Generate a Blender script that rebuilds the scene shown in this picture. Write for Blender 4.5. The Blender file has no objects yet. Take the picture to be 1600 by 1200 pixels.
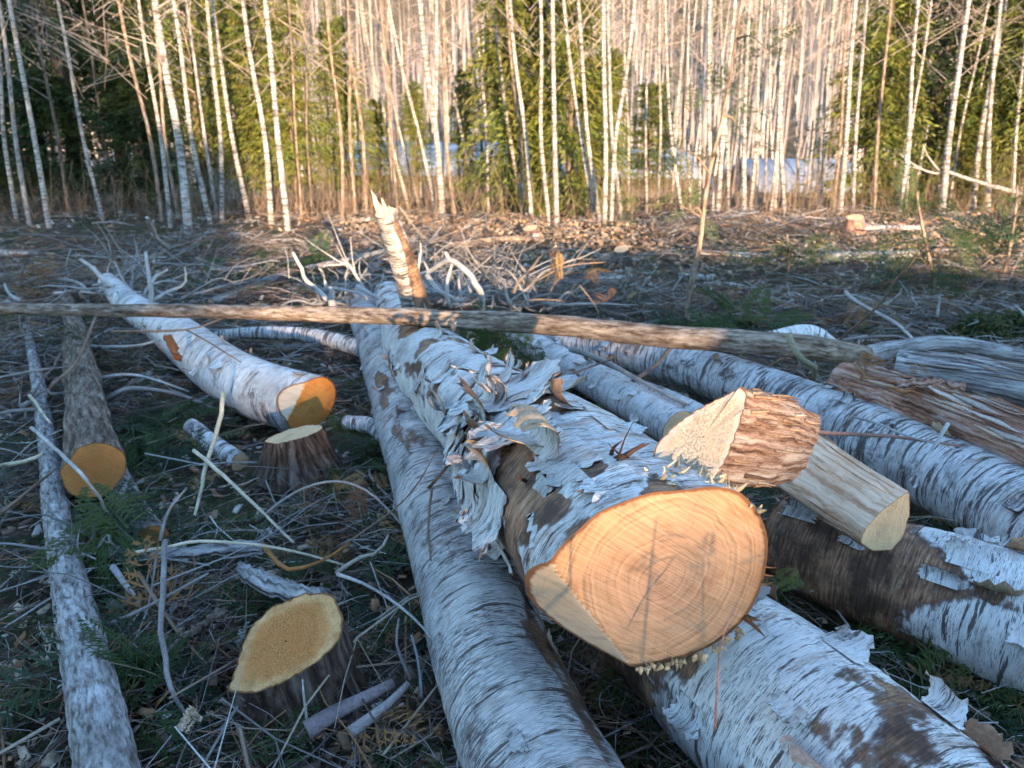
import bpy, math, random
import numpy as np
from mathutils import Vector

# ------------------------------------------------------------------ camera, world, sun, exposure
SC = bpy.context.scene
COL = SC.collection
F_PX, PITCH, EYE = 1200.0, math.radians(19.2), 1.5       # focal length for a 1600 px wide picture

cam_d = bpy.data.cameras.new('camera')
cam = bpy.data.objects.new('camera', cam_d)
COL.objects.link(cam)
cam.location = (0, 0, EYE)
cam.rotation_euler = (math.pi / 2 - PITCH, 0, 0)
cam_d.sensor_width = 36.0
cam_d.lens = F_PX / 1600 * 36
cam_d.clip_start = 0.02
cam_d.clip_end = 3000
cam_d.dof.use_dof = True
cam_d.dof.focus_distance = 1.75
cam_d.dof.aperture_fstop = 5.0
SC.camera = cam

SUN_EL, SUN_AZ = math.radians(7.5), math.radians(16)     # azimuth to the right of straight behind
world = bpy.data.worlds.new('World')
SC.world = world
world.use_nodes = True
wn = world.node_tree.nodes
sky = wn.new('ShaderNodeTexSky')
sky.sky_type = 'NISHITA'
sky.sun_disc = False
sky.sun_elevation = SUN_EL
sky.sun_rotation = math.pi - SUN_AZ
sky.air_density = 1.0
sky.dust_density = 0.0
sky.ozone_density = 2.3
bg = wn['Background']
bg.inputs['Strength'].default_value = 0.15
world.node_tree.links.new(sky.outputs['Color'], bg.inputs['Color'])

sun_d = bpy.data.lights.new('sun', 'SUN')
sun_d.energy = 2.6
sun_d.angle = math.radians(0.55)
sun_d.color = (1.0, 0.74, 0.46)
sun = bpy.data.objects.new('sun', sun_d)
COL.objects.link(sun)
SUNV = Vector((math.sin(SUN_AZ) * math.cos(SUN_EL), -math.cos(SUN_AZ) * math.cos(SUN_EL), math.sin(SUN_EL)))
sun.rotation_euler = SUNV.to_track_quat('Z', 'Y').to_euler()

SC.view_settings.view_transform = 'Standard'
SC.view_settings.look = 'None'
SC.view_settings.gamma = 1.0
SC.view_settings.use_curve_mapping = False
SC.view_settings.exposure = 2.72
SC.render.engine = 'CYCLES'
SC.cycles.max_bounces = 4
SC.cycles.diffuse_bounces = 2
SC.cycles.glossy_bounces = 2
SC.cycles.transmission_bounces = 2
SC.cycles.use_denoising = True
SC.cycles.use_adaptive_sampling = True
SC.cycles.adaptive_threshold = 0.03

# ------------------------------------------------------------------ helpers
rng = np.random.default_rng(7)
random.seed(7)
SP, CP = math.sin(PITCH), math.cos(PITCH)


def ray(x, y):
    a, b = (x - 800) / F_PX, (600 - y) / F_PX
    return np.array([a, CP + b * SP, -SP + b * CP])


def at_z(x, y, z):
    d = ray(x, y)
    return np.array([0, 0, EYE]) + d * ((z - EYE) / d[2])


def at_y(x, y, Y):
    d = ray(x, y)
    return np.array([0, 0, EYE]) + d * (Y / d[1])


def on_plane(x, y, p, n):
    d = ray(x, y)
    o = np.array([0, 0, EYE])
    return o + d * (np.dot(np.array(p) - o, n) / np.dot(d, n))


PERM = rng.permutation(4096).astype(np.int64)
RVAL = rng.random(4096)


def vnoise(P):
    P = np.asarray(P, float)
    i = np.floor(P).astype(np.int64)
    f = P - i
    f = f * f * (3 - 2 * f)
    out = 0
    for dx in (0, 1):
        wx = f[..., 0] if dx else 1 - f[..., 0]
        for dy in (0, 1):
            wy = f[..., 1] if dy else 1 - f[..., 1]
            for dz in (0, 1):
                wz = f[..., 2] if dz else 1 - f[..., 2]
                h = PERM[(PERM[(PERM[(i[..., 0] + dx) & 4095] + i[..., 1] + dy) & 4095] + i[..., 2] + dz) & 4095]
                out = out + wx * wy * wz * RVAL[h]
    return out * 2 - 1


def fbm(P, o=3):
    P = np.asarray(P, float)
    s, a, t = 0, 1.0, 0
    for k in range(o):
        s = s + a * vnoise(P * (2.03 ** k) + 17.3 * k)
        t += a
        a *= 0.5
    return s / t


def smoothstep(a, b, x):
    t = np.clip((x - a) / (b - a), 0, 1)
    return t * t * (3 - 2 * t)


def tag(o, label=None, cat=None, group=None, kind=None):
    if label: o['label'] = label
    if cat: o['category'] = cat
    if group: o['group'] = group
    if kind: o['kind'] = kind
    return o


def empty(name, loc):
    o = bpy.data.objects.new(name, None)
    o.empty_display_size = 0.1
    COL.objects.link(o)
    o.location = tuple(loc)
    return o


def new_mesh(name, V, faces, attrs=None, smooth=True, mat_idx=None):
    """faces: list of int arrays (n,k); attrs: name -> (n,) float or (n,3) vector / colour"""
    V = np.asarray(V, np.float32).reshape(-1, 3)
    if not isinstance(faces, list): faces = [faces]
    faces = [np.asarray(f, np.int32) for f in faces if len(f)]
    me = bpy.data.meshes.new(name)
    me.vertices.add(len(V))
    me.vertices.foreach_set('co', V.ravel())
    nl = sum(f.size for f in faces)
    npoly = sum(len(f) for f in faces)
    me.loops.add(nl)
    me.polygons.add(npoly)
    me.loops.foreach_set('vertex_index', np.concatenate([f.ravel() for f in faces]))
    sizes = np.concatenate([np.full(len(f), f.shape[1], np.int32) for f in faces])
    starts = np.concatenate([[0], np.cumsum(sizes)[:-1]]).astype(np.int32)
    me.polygons.foreach_set('loop_start', starts)
    if smooth: me.polygons.foreach_set('use_smooth', np.ones(npoly, bool))
    if mat_idx is not None: me.polygons.foreach_set('material_index', np.asarray(mat_idx, np.int32))
    for k, a in (attrs or {}).items():
        a = np.asarray(a, np.float32)
        if a.ndim == 1:
            me.attributes.new(k, 'FLOAT', 'POINT').data.foreach_set('value', a)
        else:
            me.attributes.new(k, 'FLOAT_VECTOR', 'POINT').data.foreach_set('vector', a.ravel())
    me.update()
    me.validate()
    return me


def obj(name, me, mats, parent=None, world_space=True):
    """vertices are in world space; a parent Empty has only a location"""
    if not isinstance(mats, (list, tuple)): mats = [mats]
    if not len(me.materials):
        for m in mats: me.materials.append(m)
    o = bpy.data.objects.new(name, me)
    COL.objects.link(o)
    if parent is not None:
        o.parent = parent
        if world_space:
            r = parent
            loc = Vector((0, 0, 0))
            while r is not None:
                loc += Vector(r.location)
                r = r.parent
            o.location = -loc
    return o


def grid_faces(nu, nv, wrap=False):
    i = np.arange(nu - 1)[:, None]
    j = np.arange(nv if wrap else nv - 1)[None, :]
    a = i * nv + j
    b = i * nv + (j + 1) % nv
    c = (i + 1) * nv + (j + 1) % nv
    d = (i + 1) * nv + j
    return np.stack([a, b, c, d], -1).reshape(-1, 4)


def spline(P, n):
    P = np.asarray(P, float)
    if len(P) == 2:
        t = np.linspace(0, 1, n)[:, None]
        return P[0] * (1 - t) + P[1] * t
    Q = np.vstack([2 * P[0] - P[1], P, 2 * P[-1] - P[-2]])
    seg = np.linalg.norm(np.diff(P, axis=0)[:, :3], axis=1)
    cum = np.concatenate([[0], np.cumsum(seg)])
    s = np.linspace(0, cum[-1], n)
    k = np.clip(np.searchsorted(cum, s, 'right') - 1, 0, len(P) - 2)
    t = ((s - cum[k]) / seg[k])[:, None]
    a, b, c, d = Q[k], Q[k + 1], Q[k + 2], Q[k + 3]
    return 0.5 * (2 * b + (c - a) * t + (2 * a - 5 * b + 4 * c - d) * t ** 2 + (3 * b - a - 3 * c + d) * t ** 3)


# ------------------------------------------------------------------ node materials
class Mat:
    def __init__(s, name, rough=0.85, spec=0.25):
        s.m = bpy.data.materials.new(name)
        s.m.use_nodes = True
        s.n, s.l = s.m.node_tree.nodes, s.m.node_tree.links
        s.b = s.n['Principled BSDF']
        s.b.inputs['Roughness'].default_value = rough
        s.b.inputs['Specular IOR Level'].default_value = spec

    def add(s, t, **kw):
        nd = s.n.new(t)
        for k, v in kw.items(): setattr(nd, k, v)
        return nd

    def setin(s, sock, v):
        if hasattr(v, 'is_output') or isinstance(v, bpy.types.NodeSocket): s.l.new(v, sock)
        elif isinstance(v, (tuple, list)) and len(v) == 3 and sock.type == 'RGBA': sock.default_value = (*v, 1)
        else: sock.default_value = v

    def attr(s, name, out='Vector'):
        return s.add('ShaderNodeAttribute', attribute_name=name).outputs[out]

    def scale(s, vec, sc):
        nd = s.add('ShaderNodeVectorMath', operation='MULTIPLY')
        s.l.new(vec, nd.inputs[0])
        nd.inputs[1].default_value = sc
        return nd.outputs[0]

    def vadd(s, a, b):
        nd = s.add('ShaderNodeVectorMath', operation='ADD')
        s.setin(nd.inputs[0], a); s.setin(nd.inputs[1], b)
        return nd.outputs[0]

    def noise(s, vec, scale=1.0, detail=3, rough=0.55, out='Fac'):
        nd = s.add('ShaderNodeTexNoise')
        s.l.new(vec, nd.inputs['Vector'])
        nd.inputs['Scale'].default_value = scale
        nd.inputs['Detail'].default_value = detail
        nd.inputs['Roughness'].default_value = rough
        return nd.outputs[out]

    def ramp(s, fac, stops):
        nd = s.add('ShaderNodeValToRGB')
        s.l.new(fac, nd.inputs[0])
        e = nd.color_ramp.elements
        while len(e) < len(stops): e.new(0.5)
        for q, (p, c) in zip(e, stops):
            q.position = p
            q.color = (c, c, c, 1) if isinstance(c, (int, float)) else (*c, 1)
        return nd.outputs[0]

    def mix(s, fac, a, b, mode='MIX'):
        nd = s.add('ShaderNodeMix', data_type='RGBA', blend_type=mode)
        s.setin(nd.inputs[0], fac); s.setin(nd.inputs[6], a); s.setin(nd.inputs[7], b)
        return nd.outputs[2]

    def math(s, op, a, b=0.0, c=None):
        nd = s.add('ShaderNodeMath', operation=op)
        s.setin(nd.inputs[0], a); s.setin(nd.inputs[1], b)
        if c is not None: s.setin(nd.inputs[2], c)
        return nd.outputs[0]

    def finish(s, col, height=None, strength=0.5, dist=0.004):
        s.setin(s.b.inputs['Base Color'], col)
        if height is not None:
            bp = s.add('ShaderNodeBump')
            bp.inputs['Strength'].default_value = strength
            bp.inputs['Distance'].default_value = dist
            s.l.new(height, bp.inputs['Height'])
            s.l.new(bp.outputs[0], s.b.inputs['Normal'])
        return s.m


def birch_mat(name, white=(0.74, 0.70, 0.68), dark=0.5, tan=0.3, dens=1.0, off=0.0):
    """dark: amount of dark bands; dens: lenticel density; attributes rest (straight log coords) and zone (1 = outer bark gone)"""
    m = Mat(name, 0.62, 0.3)
    R = m.vadd(m.attr('rest'), (off, off * 0.7, off * 1.3))
    warp = m.noise(R, 9, 2, out='Color')
    RW = m.vadd(R, m.scale(warp, (0.0, 0.0, 0.013)))
    tone = m.noise(R, 4.5, 4)
    base = m.ramp(tone, [(0.28, tuple(c * 0.52 for c in white)), (0.5, tuple(c * 0.93 for c in white)), (0.72, (white[0] * 1.04, white[1] * 0.99, white[2] * 0.96))])
    tanm = m.ramp(m.noise(m.scale(RW, (4, 4, 14)), 1, 5, 0.65), [(0.60 - 0.12 * tan, 0.0), (0.70 - 0.1 * tan, 1.0)])
    base = m.mix(m.math('MULTIPLY', tanm, 0.8), base, m.ramp(tone, [(0.4, (0.34, 0.19, 0.14)), (0.6, (0.52, 0.37, 0.29))]))
    smear = m.noise(m.scale(RW, (5, 5, 60)), 1, 3)
    base = m.mix(m.ramp(smear, [(0.45, 0.0), (0.8, 0.55)]), base, (0.36, 0.32, 0.31))
    l1 = m.ramp(m.noise(m.scale(RW, (34, 34, 430)), 1, 3, 0.6), [(0.575 - 0.045 * dens, 0.0), (0.62 - 0.045 * dens, 1.0)])
    gate = m.ramp(m.noise(R, 7, 3), [(0.36, 0.35), (0.58, 1.0)])
    l1 = m.math('MULTIPLY', l1, gate)
    l2 = m.ramp(m.noise(m.scale(RW, (6, 6, 66)), 1, 5, 0.68), [(0.62 - 0.10 * dark, 0.0), (0.66 - 0.10 * dark, 1.0)])
    blot = m.ramp(m.noise(m.vadd(R, (3.1, 1.7, 0.4)), 7.5, 5, 0.7), [(0.62 - 0.07 * dark, 0.0), (0.70 - 0.06 * dark, 1.0)])
    c = m.mix(m.math('MULTIPLY', l1, 0.85), base, (0.06, 0.045, 0.042))
    c = m.mix(m.math('MULTIPLY', l2, 0.9), c, (0.055, 0.036, 0.030))
    spk = m.ramp(m.noise(m.scale(R, (70, 70, 150)), 1, 4, 0.7), [(0.60, 0.0), (0.68, 0.8)])
    spk = m.math('MULTIPLY', spk, m.ramp(m.noise(R, 10, 3), [(0.42, 0.0), (0.62, 1.0)]))
    c = m.mix(spk, c, (0.10, 0.065, 0.05))
    fl = m.noise(m.scale(R, (45, 45, 200)), 1, 3)
    c = m.mix(m.math('MULTIPLY', blot, m.ramp(fl, [(0.35, 0.35), (0.6, 1.0)])), c, (0.07, 0.05, 0.04))
    # inner bark where the white outer layer is gone
    inn = m.ramp(m.noise(m.scale(RW, (14, 14, 190)), 1, 5, 0.7), [(0.32, (0.05, 0.028, 0.018)), (0.46, (0.30, 0.14, 0.075)), (0.58, (0.50, 0.29, 0.17)), (0.72, (0.66, 0.46, 0.32))])
    inn = m.mix(m.ramp(m.noise(R, 9, 5, 0.65), [(0.42, 0.85), (0.62, 0.0)]), inn, (0.045, 0.026, 0.02))
    z = m.ramp(m.math('ADD', m.attr('zone', 'Fac'), m.math('MULTIPLY_ADD', m.noise(m.scale(R, (30, 30, 60)), 1, 4), 0.3, -0.15)), [(0.47, 0.0), (0.53, 1.0)])
    c = m.mix(z, c, inn)
    # rim dark band next to torn edges
    edge = m.ramp(m.math('ADD', m.attr('zone', 'Fac'), m.math('MULTIPLY_ADD', m.noise(m.scale(R, (30, 30, 60)), 1, 4), 0.3, -0.15)), [(0.44, 0.0), (0.50, 1.0), (0.60, 0.0)])
    c = m.mix(m.math('MULTIPLY', edge, 0.75), c, (0.09, 0.045, 0.03))
    h = m.math('SUBTRACT', m.math('MULTIPLY', fl, 0.35), m.math('MAXIMUM', l1, l2))
    h = m.math('SUBTRACT', h, m.math('MULTIPLY', z, 0.8))
    return m.finish(c, h, 0.55, 0.003)


def bark_mat(name, cols, sc=(60, 60, 9), light=None, lf=0.62, bump=0.8, dist=0.006):
    """furrowed bark, streaks along the stem"""
    m = Mat(name, 0.9, 0.15)
    R = m.attr('rest')
    RW = m.vadd(R, m.scale(m.noise(R, 12, 3, out='Color'), (0.03, 0.03, 0.0)))
    n = m.noise(m.scale(RW, sc), 1, 5, 0.65)
    c = m.ramp(n, [(0.37, cols[0]), (0.5, cols[1]), (0.64, cols[2])])
    if light:
        g = m.ramp(m.noise(m.scale(R, (sc[0] * 0.5, sc[1] * 0.5, max(6.0, sc[2] * 0.5))), 1, 5, 0.7), [(lf - 0.08, 0.0), (lf + 0.04, 1.0)])
        c = m.mix(g, c, light)
    big = m.noise(R, 5, 3)
    c = m.mix(m.ramp(big, [(0.3, 0.45), (0.6, 0.0)]), c, cols[0])
    return m.finish(c, n, bump, dist)


def wood_end_mat(name, heart, mid, rim, ring=170.0, dust=0.0, dustcol=(0.6, 0.5, 0.3), streak=(0.8, 0.55, 0.35), rad=0.2, ringamt=0.5, edgecol=(0.20, 0.09, 0.04), rimcol=(0.20, 0.075, 0.03)):
    m = Mat(name, 0.8, 0.2)
    R = m.attr('rest')
    flat = m.scale(R, (1, 1, 0))
    w = m.vadd(flat, m.scale(m.vadd(m.noise(flat, 6, 3, out='Color'), (-0.5, -0.5, -0.5)), (0.05, 0.05, 0)))
    ln = m.add('ShaderNodeVectorMath', operation='LENGTH')
    m.l.new(w, ln.inputs[0])
    r = ln.outputs['Value']
    c = m.ramp(m.math('DIVIDE', r, rad), [(0.12, heart), (0.55, mid), (0.9, rim), (1.0, edgecol)])
    cx = m.add('ShaderNodeCombineXYZ')
    m.l.new(m.math('MULTIPLY_ADD', m.noise(flat, 30, 3, 0.6), 0.9, m.math('MULTIPLY', r, ring * 1.5)), cx.inputs[0])
    rg = m.ramp(m.noise(cx.outputs[0], 1, 2, 0.6), [(0.40, 0.0), (0.62, 1.0)])
    ringgate = m.ramp(m.noise(flat, 16, 3), [(0.35, 0.35), (0.6, 1.0)])
    c = m.mix(m.math('MULTIPLY', m.math('MULTIPLY', rg, ringgate), 0.75 * ringamt), c, tuple(q * 0.45 for q in mid))
    nz = m.add('ShaderNodeVectorMath', operation='NORMALIZE')
    m.l.new(flat, nz.inputs[0])
    rdl = m.vadd(m.scale(nz.outputs[0], (9, 9, 0)), m.scale(w, (2.5, 2.5, 0)))
    chk = m.ramp(m.noise(rdl, 1, 3, 0.6), [(0.485, 0.0), (0.5, 1.0), (0.515, 0.0)])
    chk = m.math('MULTIPLY', chk, m.ramp(m.noise(flat, 22, 2), [(0.5, 0.0), (0.62, 0.7)]))
    c = m.mix(chk, c, tuple(q * 0.25 for q in mid))
    # saw streaks
    rot = m.add('ShaderNodeVectorRotate', rotation_type='Z_AXIS')
    m.l.new(flat, rot.inputs['Vector'])
    rot.inputs['Angle'].default_value = 0.62
    saw = m.noise(m.scale(rot.outputs[0], (6, 260, 1)), 1, 3, 0.6)
    c = m.mix(m.ramp(saw, [(0.42, 0.0), (0.75, 0.5)]), c, streak)
    c = m.mix(m.ramp(saw, [(0.25, 0.5), (0.45, 0.0)]), c, tuple(q * 0.6 for q in mid))
    fine = m.noise(flat, 420, 3, 0.7)
    stain = m.noise(flat, 13, 4, 0.6)
    c = m.mix(m.ramp(stain, [(0.52, 0.0), (0.78, 0.55)]), c, tuple(q * 0.5 for q in rim))
    if dust > 0.8:
        sp = m.add('ShaderNodeSeparateXYZ')
        m.l.new(R, sp.inputs[0])
        c = m.mix(m.ramp(m.math('ADD', sp.outputs[2], m.math('MULTIPLY_ADD', m.noise(flat, 9, 3), 0.5, -0.25)), [(0.74, 0.0), (0.86, 0.9)]), c, edgecol)
        c = m.mix(m.ramp(m.noise(flat, 15, 5, 0.7), [(0.42, 0.0), (0.66, 0.75)]), c, tuple(q * 0.42 for q in mid))
    if dust:
        patch = m.ramp(m.noise(flat, 11, 3), [(0.3, 0.35), (0.62, 1.0)])
        d = m.math('MULTIPLY', m.ramp(m.noise(flat, 190, 3, 0.8), [(0.40, 0.0), (0.58, dust)]), patch)
        c = m.mix(d, c, dustcol)
        c = m.mix(m.math('MULTIPLY', m.ramp(m.noise(flat, 150, 3, 0.8), [(0.55, 0.0), (0.66, dust * 0.8)]), patch), c, tuple(q * 0.35 for q in dustcol))
    sep = m.add('ShaderNodeSeparateXYZ')
    m.l.new(R, sep.inputs[0])
    rim_ = m.ramp(m.math('ADD', sep.outputs[2], m.math('MULTIPLY_ADD', m.noise(flat, 60, 3), 0.05, -0.025)), [(0.955, 0.0), (0.975, 1.0)])
    c = m.mix(m.math('MULTIPLY', rim_, 0.9), c, rimcol)
    h = m.math('ADD', m.math('MULTIPLY', saw, 0.6), m.math('ADD', m.math('MULTIPLY', fine, 0.5 + dust), m.math('MULTIPLY', rg, 0.25)))
    return m.finish(c, h, 0.35 + 0.4 * dust, 0.003)


def col_mat(name, rough=0.85, trans=0.0, spec=0.2, grain=60.0, dk=0.55):
    """surface coloured by the piece's own colour (attribute col)"""
    m = Mat(name, rough, spec)
    c = m.attr('col', 'Color')
    geo = m.add('ShaderNodeNewGeometry')
    n = m.noise(geo.outputs['Position'], grain, 4, 0.65)
    c = m.mix(m.ramp(n, [(0.35, dk), (0.6, 0.0)]), c, m.mix(1.0, c, (0.45, 0.40, 0.38), 'MULTIPLY'))
    m.finish(c, n, 0.4, 0.003)
    if trans:
        t = m.add('ShaderNodeBsdfTranslucent')
        m.l.new(c, t.inputs['Color'])
        mx = m.add('ShaderNodeMixShader')
        mx.inputs[0].default_value = trans
        m.l.new(m.b.outputs[0], mx.inputs[1])
        m.l.new(t.outputs[0], mx.inputs[2])
        m.l.new(mx.outputs[0], m.n['Material Output'].inputs['Surface'])
    return m.m


M = {}
M['birch_main'] = birch_mat('birch_bark_peeling', (0.80, 0.76, 0.73), 0.25, 0.55, 0.75, 0.0)
M['birch_dense'] = birch_mat('birch_bark_dense_marks', (0.66, 0.63, 0.62), 0.62, 0.2, 2.1, 3.3)
M['birch_clean'] = birch_mat('birch_bark_clean', (0.80, 0.76, 0.74), 0.45, 0.35, 0.45, 7.1)
M['birch_ringed'] = birch_mat('birch_bark_ringed', (0.76, 0.72, 0.71), 0.95, 0.3, 0.9, 11.9)
M['birch_far'] = birch_mat('birch_bark_standing', (0.58, 0.53, 0.49), 1.05, 0.5, 0.9, 5.0)
M['bark_grey'] = bark_mat('grey_flaky_bark', ((0.09, 0.07, 0.06), (0.27, 0.24, 0.23), (0.46, 0.43, 0.42)), (75, 75, 20), (0.52, 0.50, 0.50), 0.60, 0.9)
M['bark_brown'] = bark_mat('brown_furrowed_bark', ((0.045, 0.028, 0.020), (0.15, 0.105, 0.08), (0.30, 0.23, 0.18)), (55, 55, 7), (0.42, 0.36, 0.31), 0.66)
M['bark_pole'] = bark_mat('pale_brown_pole_bark', ((0.08, 0.05, 0.035), (0.25, 0.175, 0.13), (0.44, 0.34, 0.27)), (55, 55, 10), (0.50, 0.42, 0.36), 0.64)
M['bark_cedar'] = bark_mat('stringy_red_cedar_bark', ((0.12, 0.048, 0.03), (0.44, 0.20, 0.13), (0.66, 0.42, 0.31)), (85, 85, 4), (0.60, 0.46, 0.40), 0.60, 1.0, 0.01)
M['bark_wedge'] = bark_mat('brown_stringy_wedge_bark', ((0.07, 0.035, 0.024), (0.26, 0.145, 0.10), (0.46, 0.33, 0.26)), (95, 95, 4), (0.52, 0.40, 0.33), 0.60, 1.0, 0.01)
M['bark_silver'] = bark_mat('silver_weathered_bark', ((0.11, 0.09, 0.085), (0.38, 0.34, 0.33), (0.60, 0.56, 0.55)), (75, 75, 4), None, 0.6, 1.0, 0.008)
M['bark_stump'] = bark_mat('dark_stump_bark', ((0.03, 0.018, 0.014), (0.11, 0.07, 0.052), (0.24, 0.18, 0.15)), (50, 50, 5), (0.30, 0.25, 0.22), 0.70, 1.0, 0.008)
M['end_main'] = wood_end_mat('fresh_birch_end_grain', (0.52, 0.27, 0.16), (0.64, 0.33, 0.17), (0.68, 0.30, 0.125), 75, rad=0.27, streak=(0.78, 0.50, 0.32), ringamt=1.1, edgecol=(0.62, 0.33, 0.14))
M['end_scarf'] = wood_end_mat('pale_sapwood_scarf', (0.74, 0.54, 0.38), (0.74, 0.54, 0.38), (0.72, 0.50, 0.34), 40, rad=0.3, streak=(0.75, 0.66, 0.52), ringamt=0.2, edgecol=(0.6, 0.45, 0.3))
M['end_orange'] = wood_end_mat('orange_birch_end_grain', (0.86, 0.36, 0.09), (0.86, 0.32, 0.07), (0.74, 0.21, 0.04), 120, rad=0.18, streak=(0.84, 0.52, 0.22), ringamt=0.5)
M['end_brown'] = wood_end_mat('brown_conifer_end_grain', (0.52, 0.165, 0.04), (0.58, 0.21, 0.055), (0.66, 0.27, 0.08), 150, rad=0.15, streak=(0.5, 0.3, 0.13), ringamt=0.6)
M['end_stump'] = wood_end_mat('sawdusty_orange_stump_top', (0.56, 0.17, 0.045), (0.60, 0.21, 0.055), (0.80, 0.43, 0.17), 120, 1.0, (0.76, 0.33, 0.11), (0.66, 0.26, 0.08), 0.17, 0.4, (0.86, 0.56, 0.28))
M['end_pale'] = wood_end_mat('pale_stump_top', (0.78, 0.45, 0.24), (0.78, 0.45, 0.24), (0.76, 0.41, 0.20), 120, 0.3, (0.78, 0.60, 0.38), (0.78, 0.58, 0.38), 0.17, 0.4)
M['end_dust'] = wood_end_mat('rough_sawdust_cedar_end', (0.52, 0.36, 0.23), (0.54, 0.39, 0.27), (0.60, 0.49, 0.41), 100, 1.0, (0.66, 0.54, 0.43), (0.62, 0.48, 0.37), 0.2, 0.3, (0.64, 0.53, 0.46))
M['end_split'] = wood_end_mat('split_log_end_grain', (0.60, 0.40, 0.22), (0.62, 0.42, 0.24), (0.62, 0.44, 0.27), 130, 0.0, rad=0.2, ringamt=0.6, edgecol=(0.6, 0.44, 0.27))
M['wood_split'] = bark_mat('split_pale_wood', ((0.36, 0.22, 0.13), (0.64, 0.47, 0.34), (0.76, 0.62, 0.48)), (70, 70, 2.5), None, 0.6, 0.5, 0.003)
M['peel_in'] = col_mat('curled_bark_inner_side', 0.8, 0.12, 0.2, 90)
M['debris'] = col_mat('slash_wood', 0.85, 0.0, 0.2, 120)
M['leaf'] = col_mat('cedar_foliage', 0.6, 0.42, 0.3, 40, 0.1)
M['far'] = col_mat('far_bare_wood', 0.9, 0.0, 0.1, 3, 0.25)


def ground_mat():
    m = Mat('forest_floor', 0.95, 0.1)
    g = m.add('ShaderNodeNewGeometry').outputs['Position']
    n1 = m.noise(g, 1.4, 4)
    n2 = m.noise(g, 9, 5, 0.7)
    n3 = m.noise(g, 55, 4, 0.75)
    c = m.ramp(n2, [(0.3, (0.045, 0.032, 0.022)), (0.5, (0.12, 0.085, 0.06)), (0.72, (0.25, 0.185, 0.13))])
    c = m.mix(m.ramp(n1, [(0.42, 0.0), (0.62, 0.6)]), c, (0.055, 0.062, 0.025))
    c = m.mix(m.ramp(n3, [(0.56, 0.0), (0.70, 0.8)]), c, (0.38, 0.28, 0.19))
    return m.finish(c, m.math('ADD', n3, n2), 1.0, 0.03)


M['ground'] = ground_mat()


def roof_mat():
    m = Mat('grey_sheet_roof', 0.5, 0.4)
    g = m.add('ShaderNodeNewGeometry').outputs['Position']
    n = m.noise(g, 0.9, 5, 0.7)
    return m.finish(m.ramp(n, [(0.3, (0.20, 0.22, 0.26)), (0.7, (0.36, 0.38, 0.43))]))


M['roof'] = roof_mat()
mw = Mat('weathered_board_wall', 0.9)
M['wall'] = mw.finish(mw.ramp(mw.noise(mw.scale(mw.add('ShaderNodeNewGeometry').outputs['Position'], (6, 6, 0.5)), 1, 3), [(0.3, (0.06, 0.045, 0.04)), (0.7, (0.15, 0.12, 0.10))]))
mg = Mat('dark_window_glass', 0.1, 0.5)
M['glass'] = mg.finish((0.02, 0.025, 0.03))


# ------------------------------------------------------------------ terrain
def terrain(x, y):
    x, y = np.asarray(x, float), np.asarray(y, float)
    P = np.stack([x, y, np.zeros_like(x)], -1)
    near = np.exp(-(np.maximum(np.hypot(x, y - 5) - 10, 0) / 12) ** 2)
    z = 0.05 * fbm(P * 1.1, 3) * near + 0.5 * fbm(P * 0.09 + 5, 2) * (1 - near)
    z = z - 0.04 * near
    z = z + 0.10 * np.exp(-((y - 11.0) / 1.3) ** 2)                         # low bank along the wood's edge
    z = z - 4.2 * smoothstep(14, 42, y)
    z = z + 105 * smoothstep(55, 330, y) + 6 * fbm(P * 0.02 + 9, 2) * smoothstep(60, 140, y)
    # unseen bank added behind the photographer to shade the near pile
    z = z + (1.56 + 0.30 * fbm(P * 0.55 + 3, 3)) * np.exp(-((y + 7.0 + 0.06 * x) / 1.7) ** 2)
    z = z + 0.55 * smoothstep(3.75, 4.5, x) * np.exp(-((y + 7.0) / 1.7) ** 2)  # added bank raised higher here to shade the right-hand logs
    z = z + 0.9 * smoothstep(-9, -30, y)
    return z


def axis_coords(lo, hi, a, b, fine):
    core = np.arange(a, b + fine / 2, fine)
    out, s, p = [], fine, b
    while p < hi:
        s *= 1.18; p += s; out.append(p)
    inn, s, p = [], fine, a
    while p > lo:
        s *= 1.18; p -= s; inn.append(p)
    return np.concatenate([inn[::-1], core, out])


gx, gy = axis_coords(-700, 700, -7, 7, 0.085), axis_coords(-400, 900, -1, 13, 0.085)
GX, GY = np.meshgrid(gx, gy)
GZ = terrain(GX, GY)
me = new_mesh('ground', np.stack([GX, GY, GZ], -1).reshape(-1, 3), grid_faces(len(gy), len(gx)))
tag(obj('ground', me, M['ground']), kind='structure')


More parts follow.
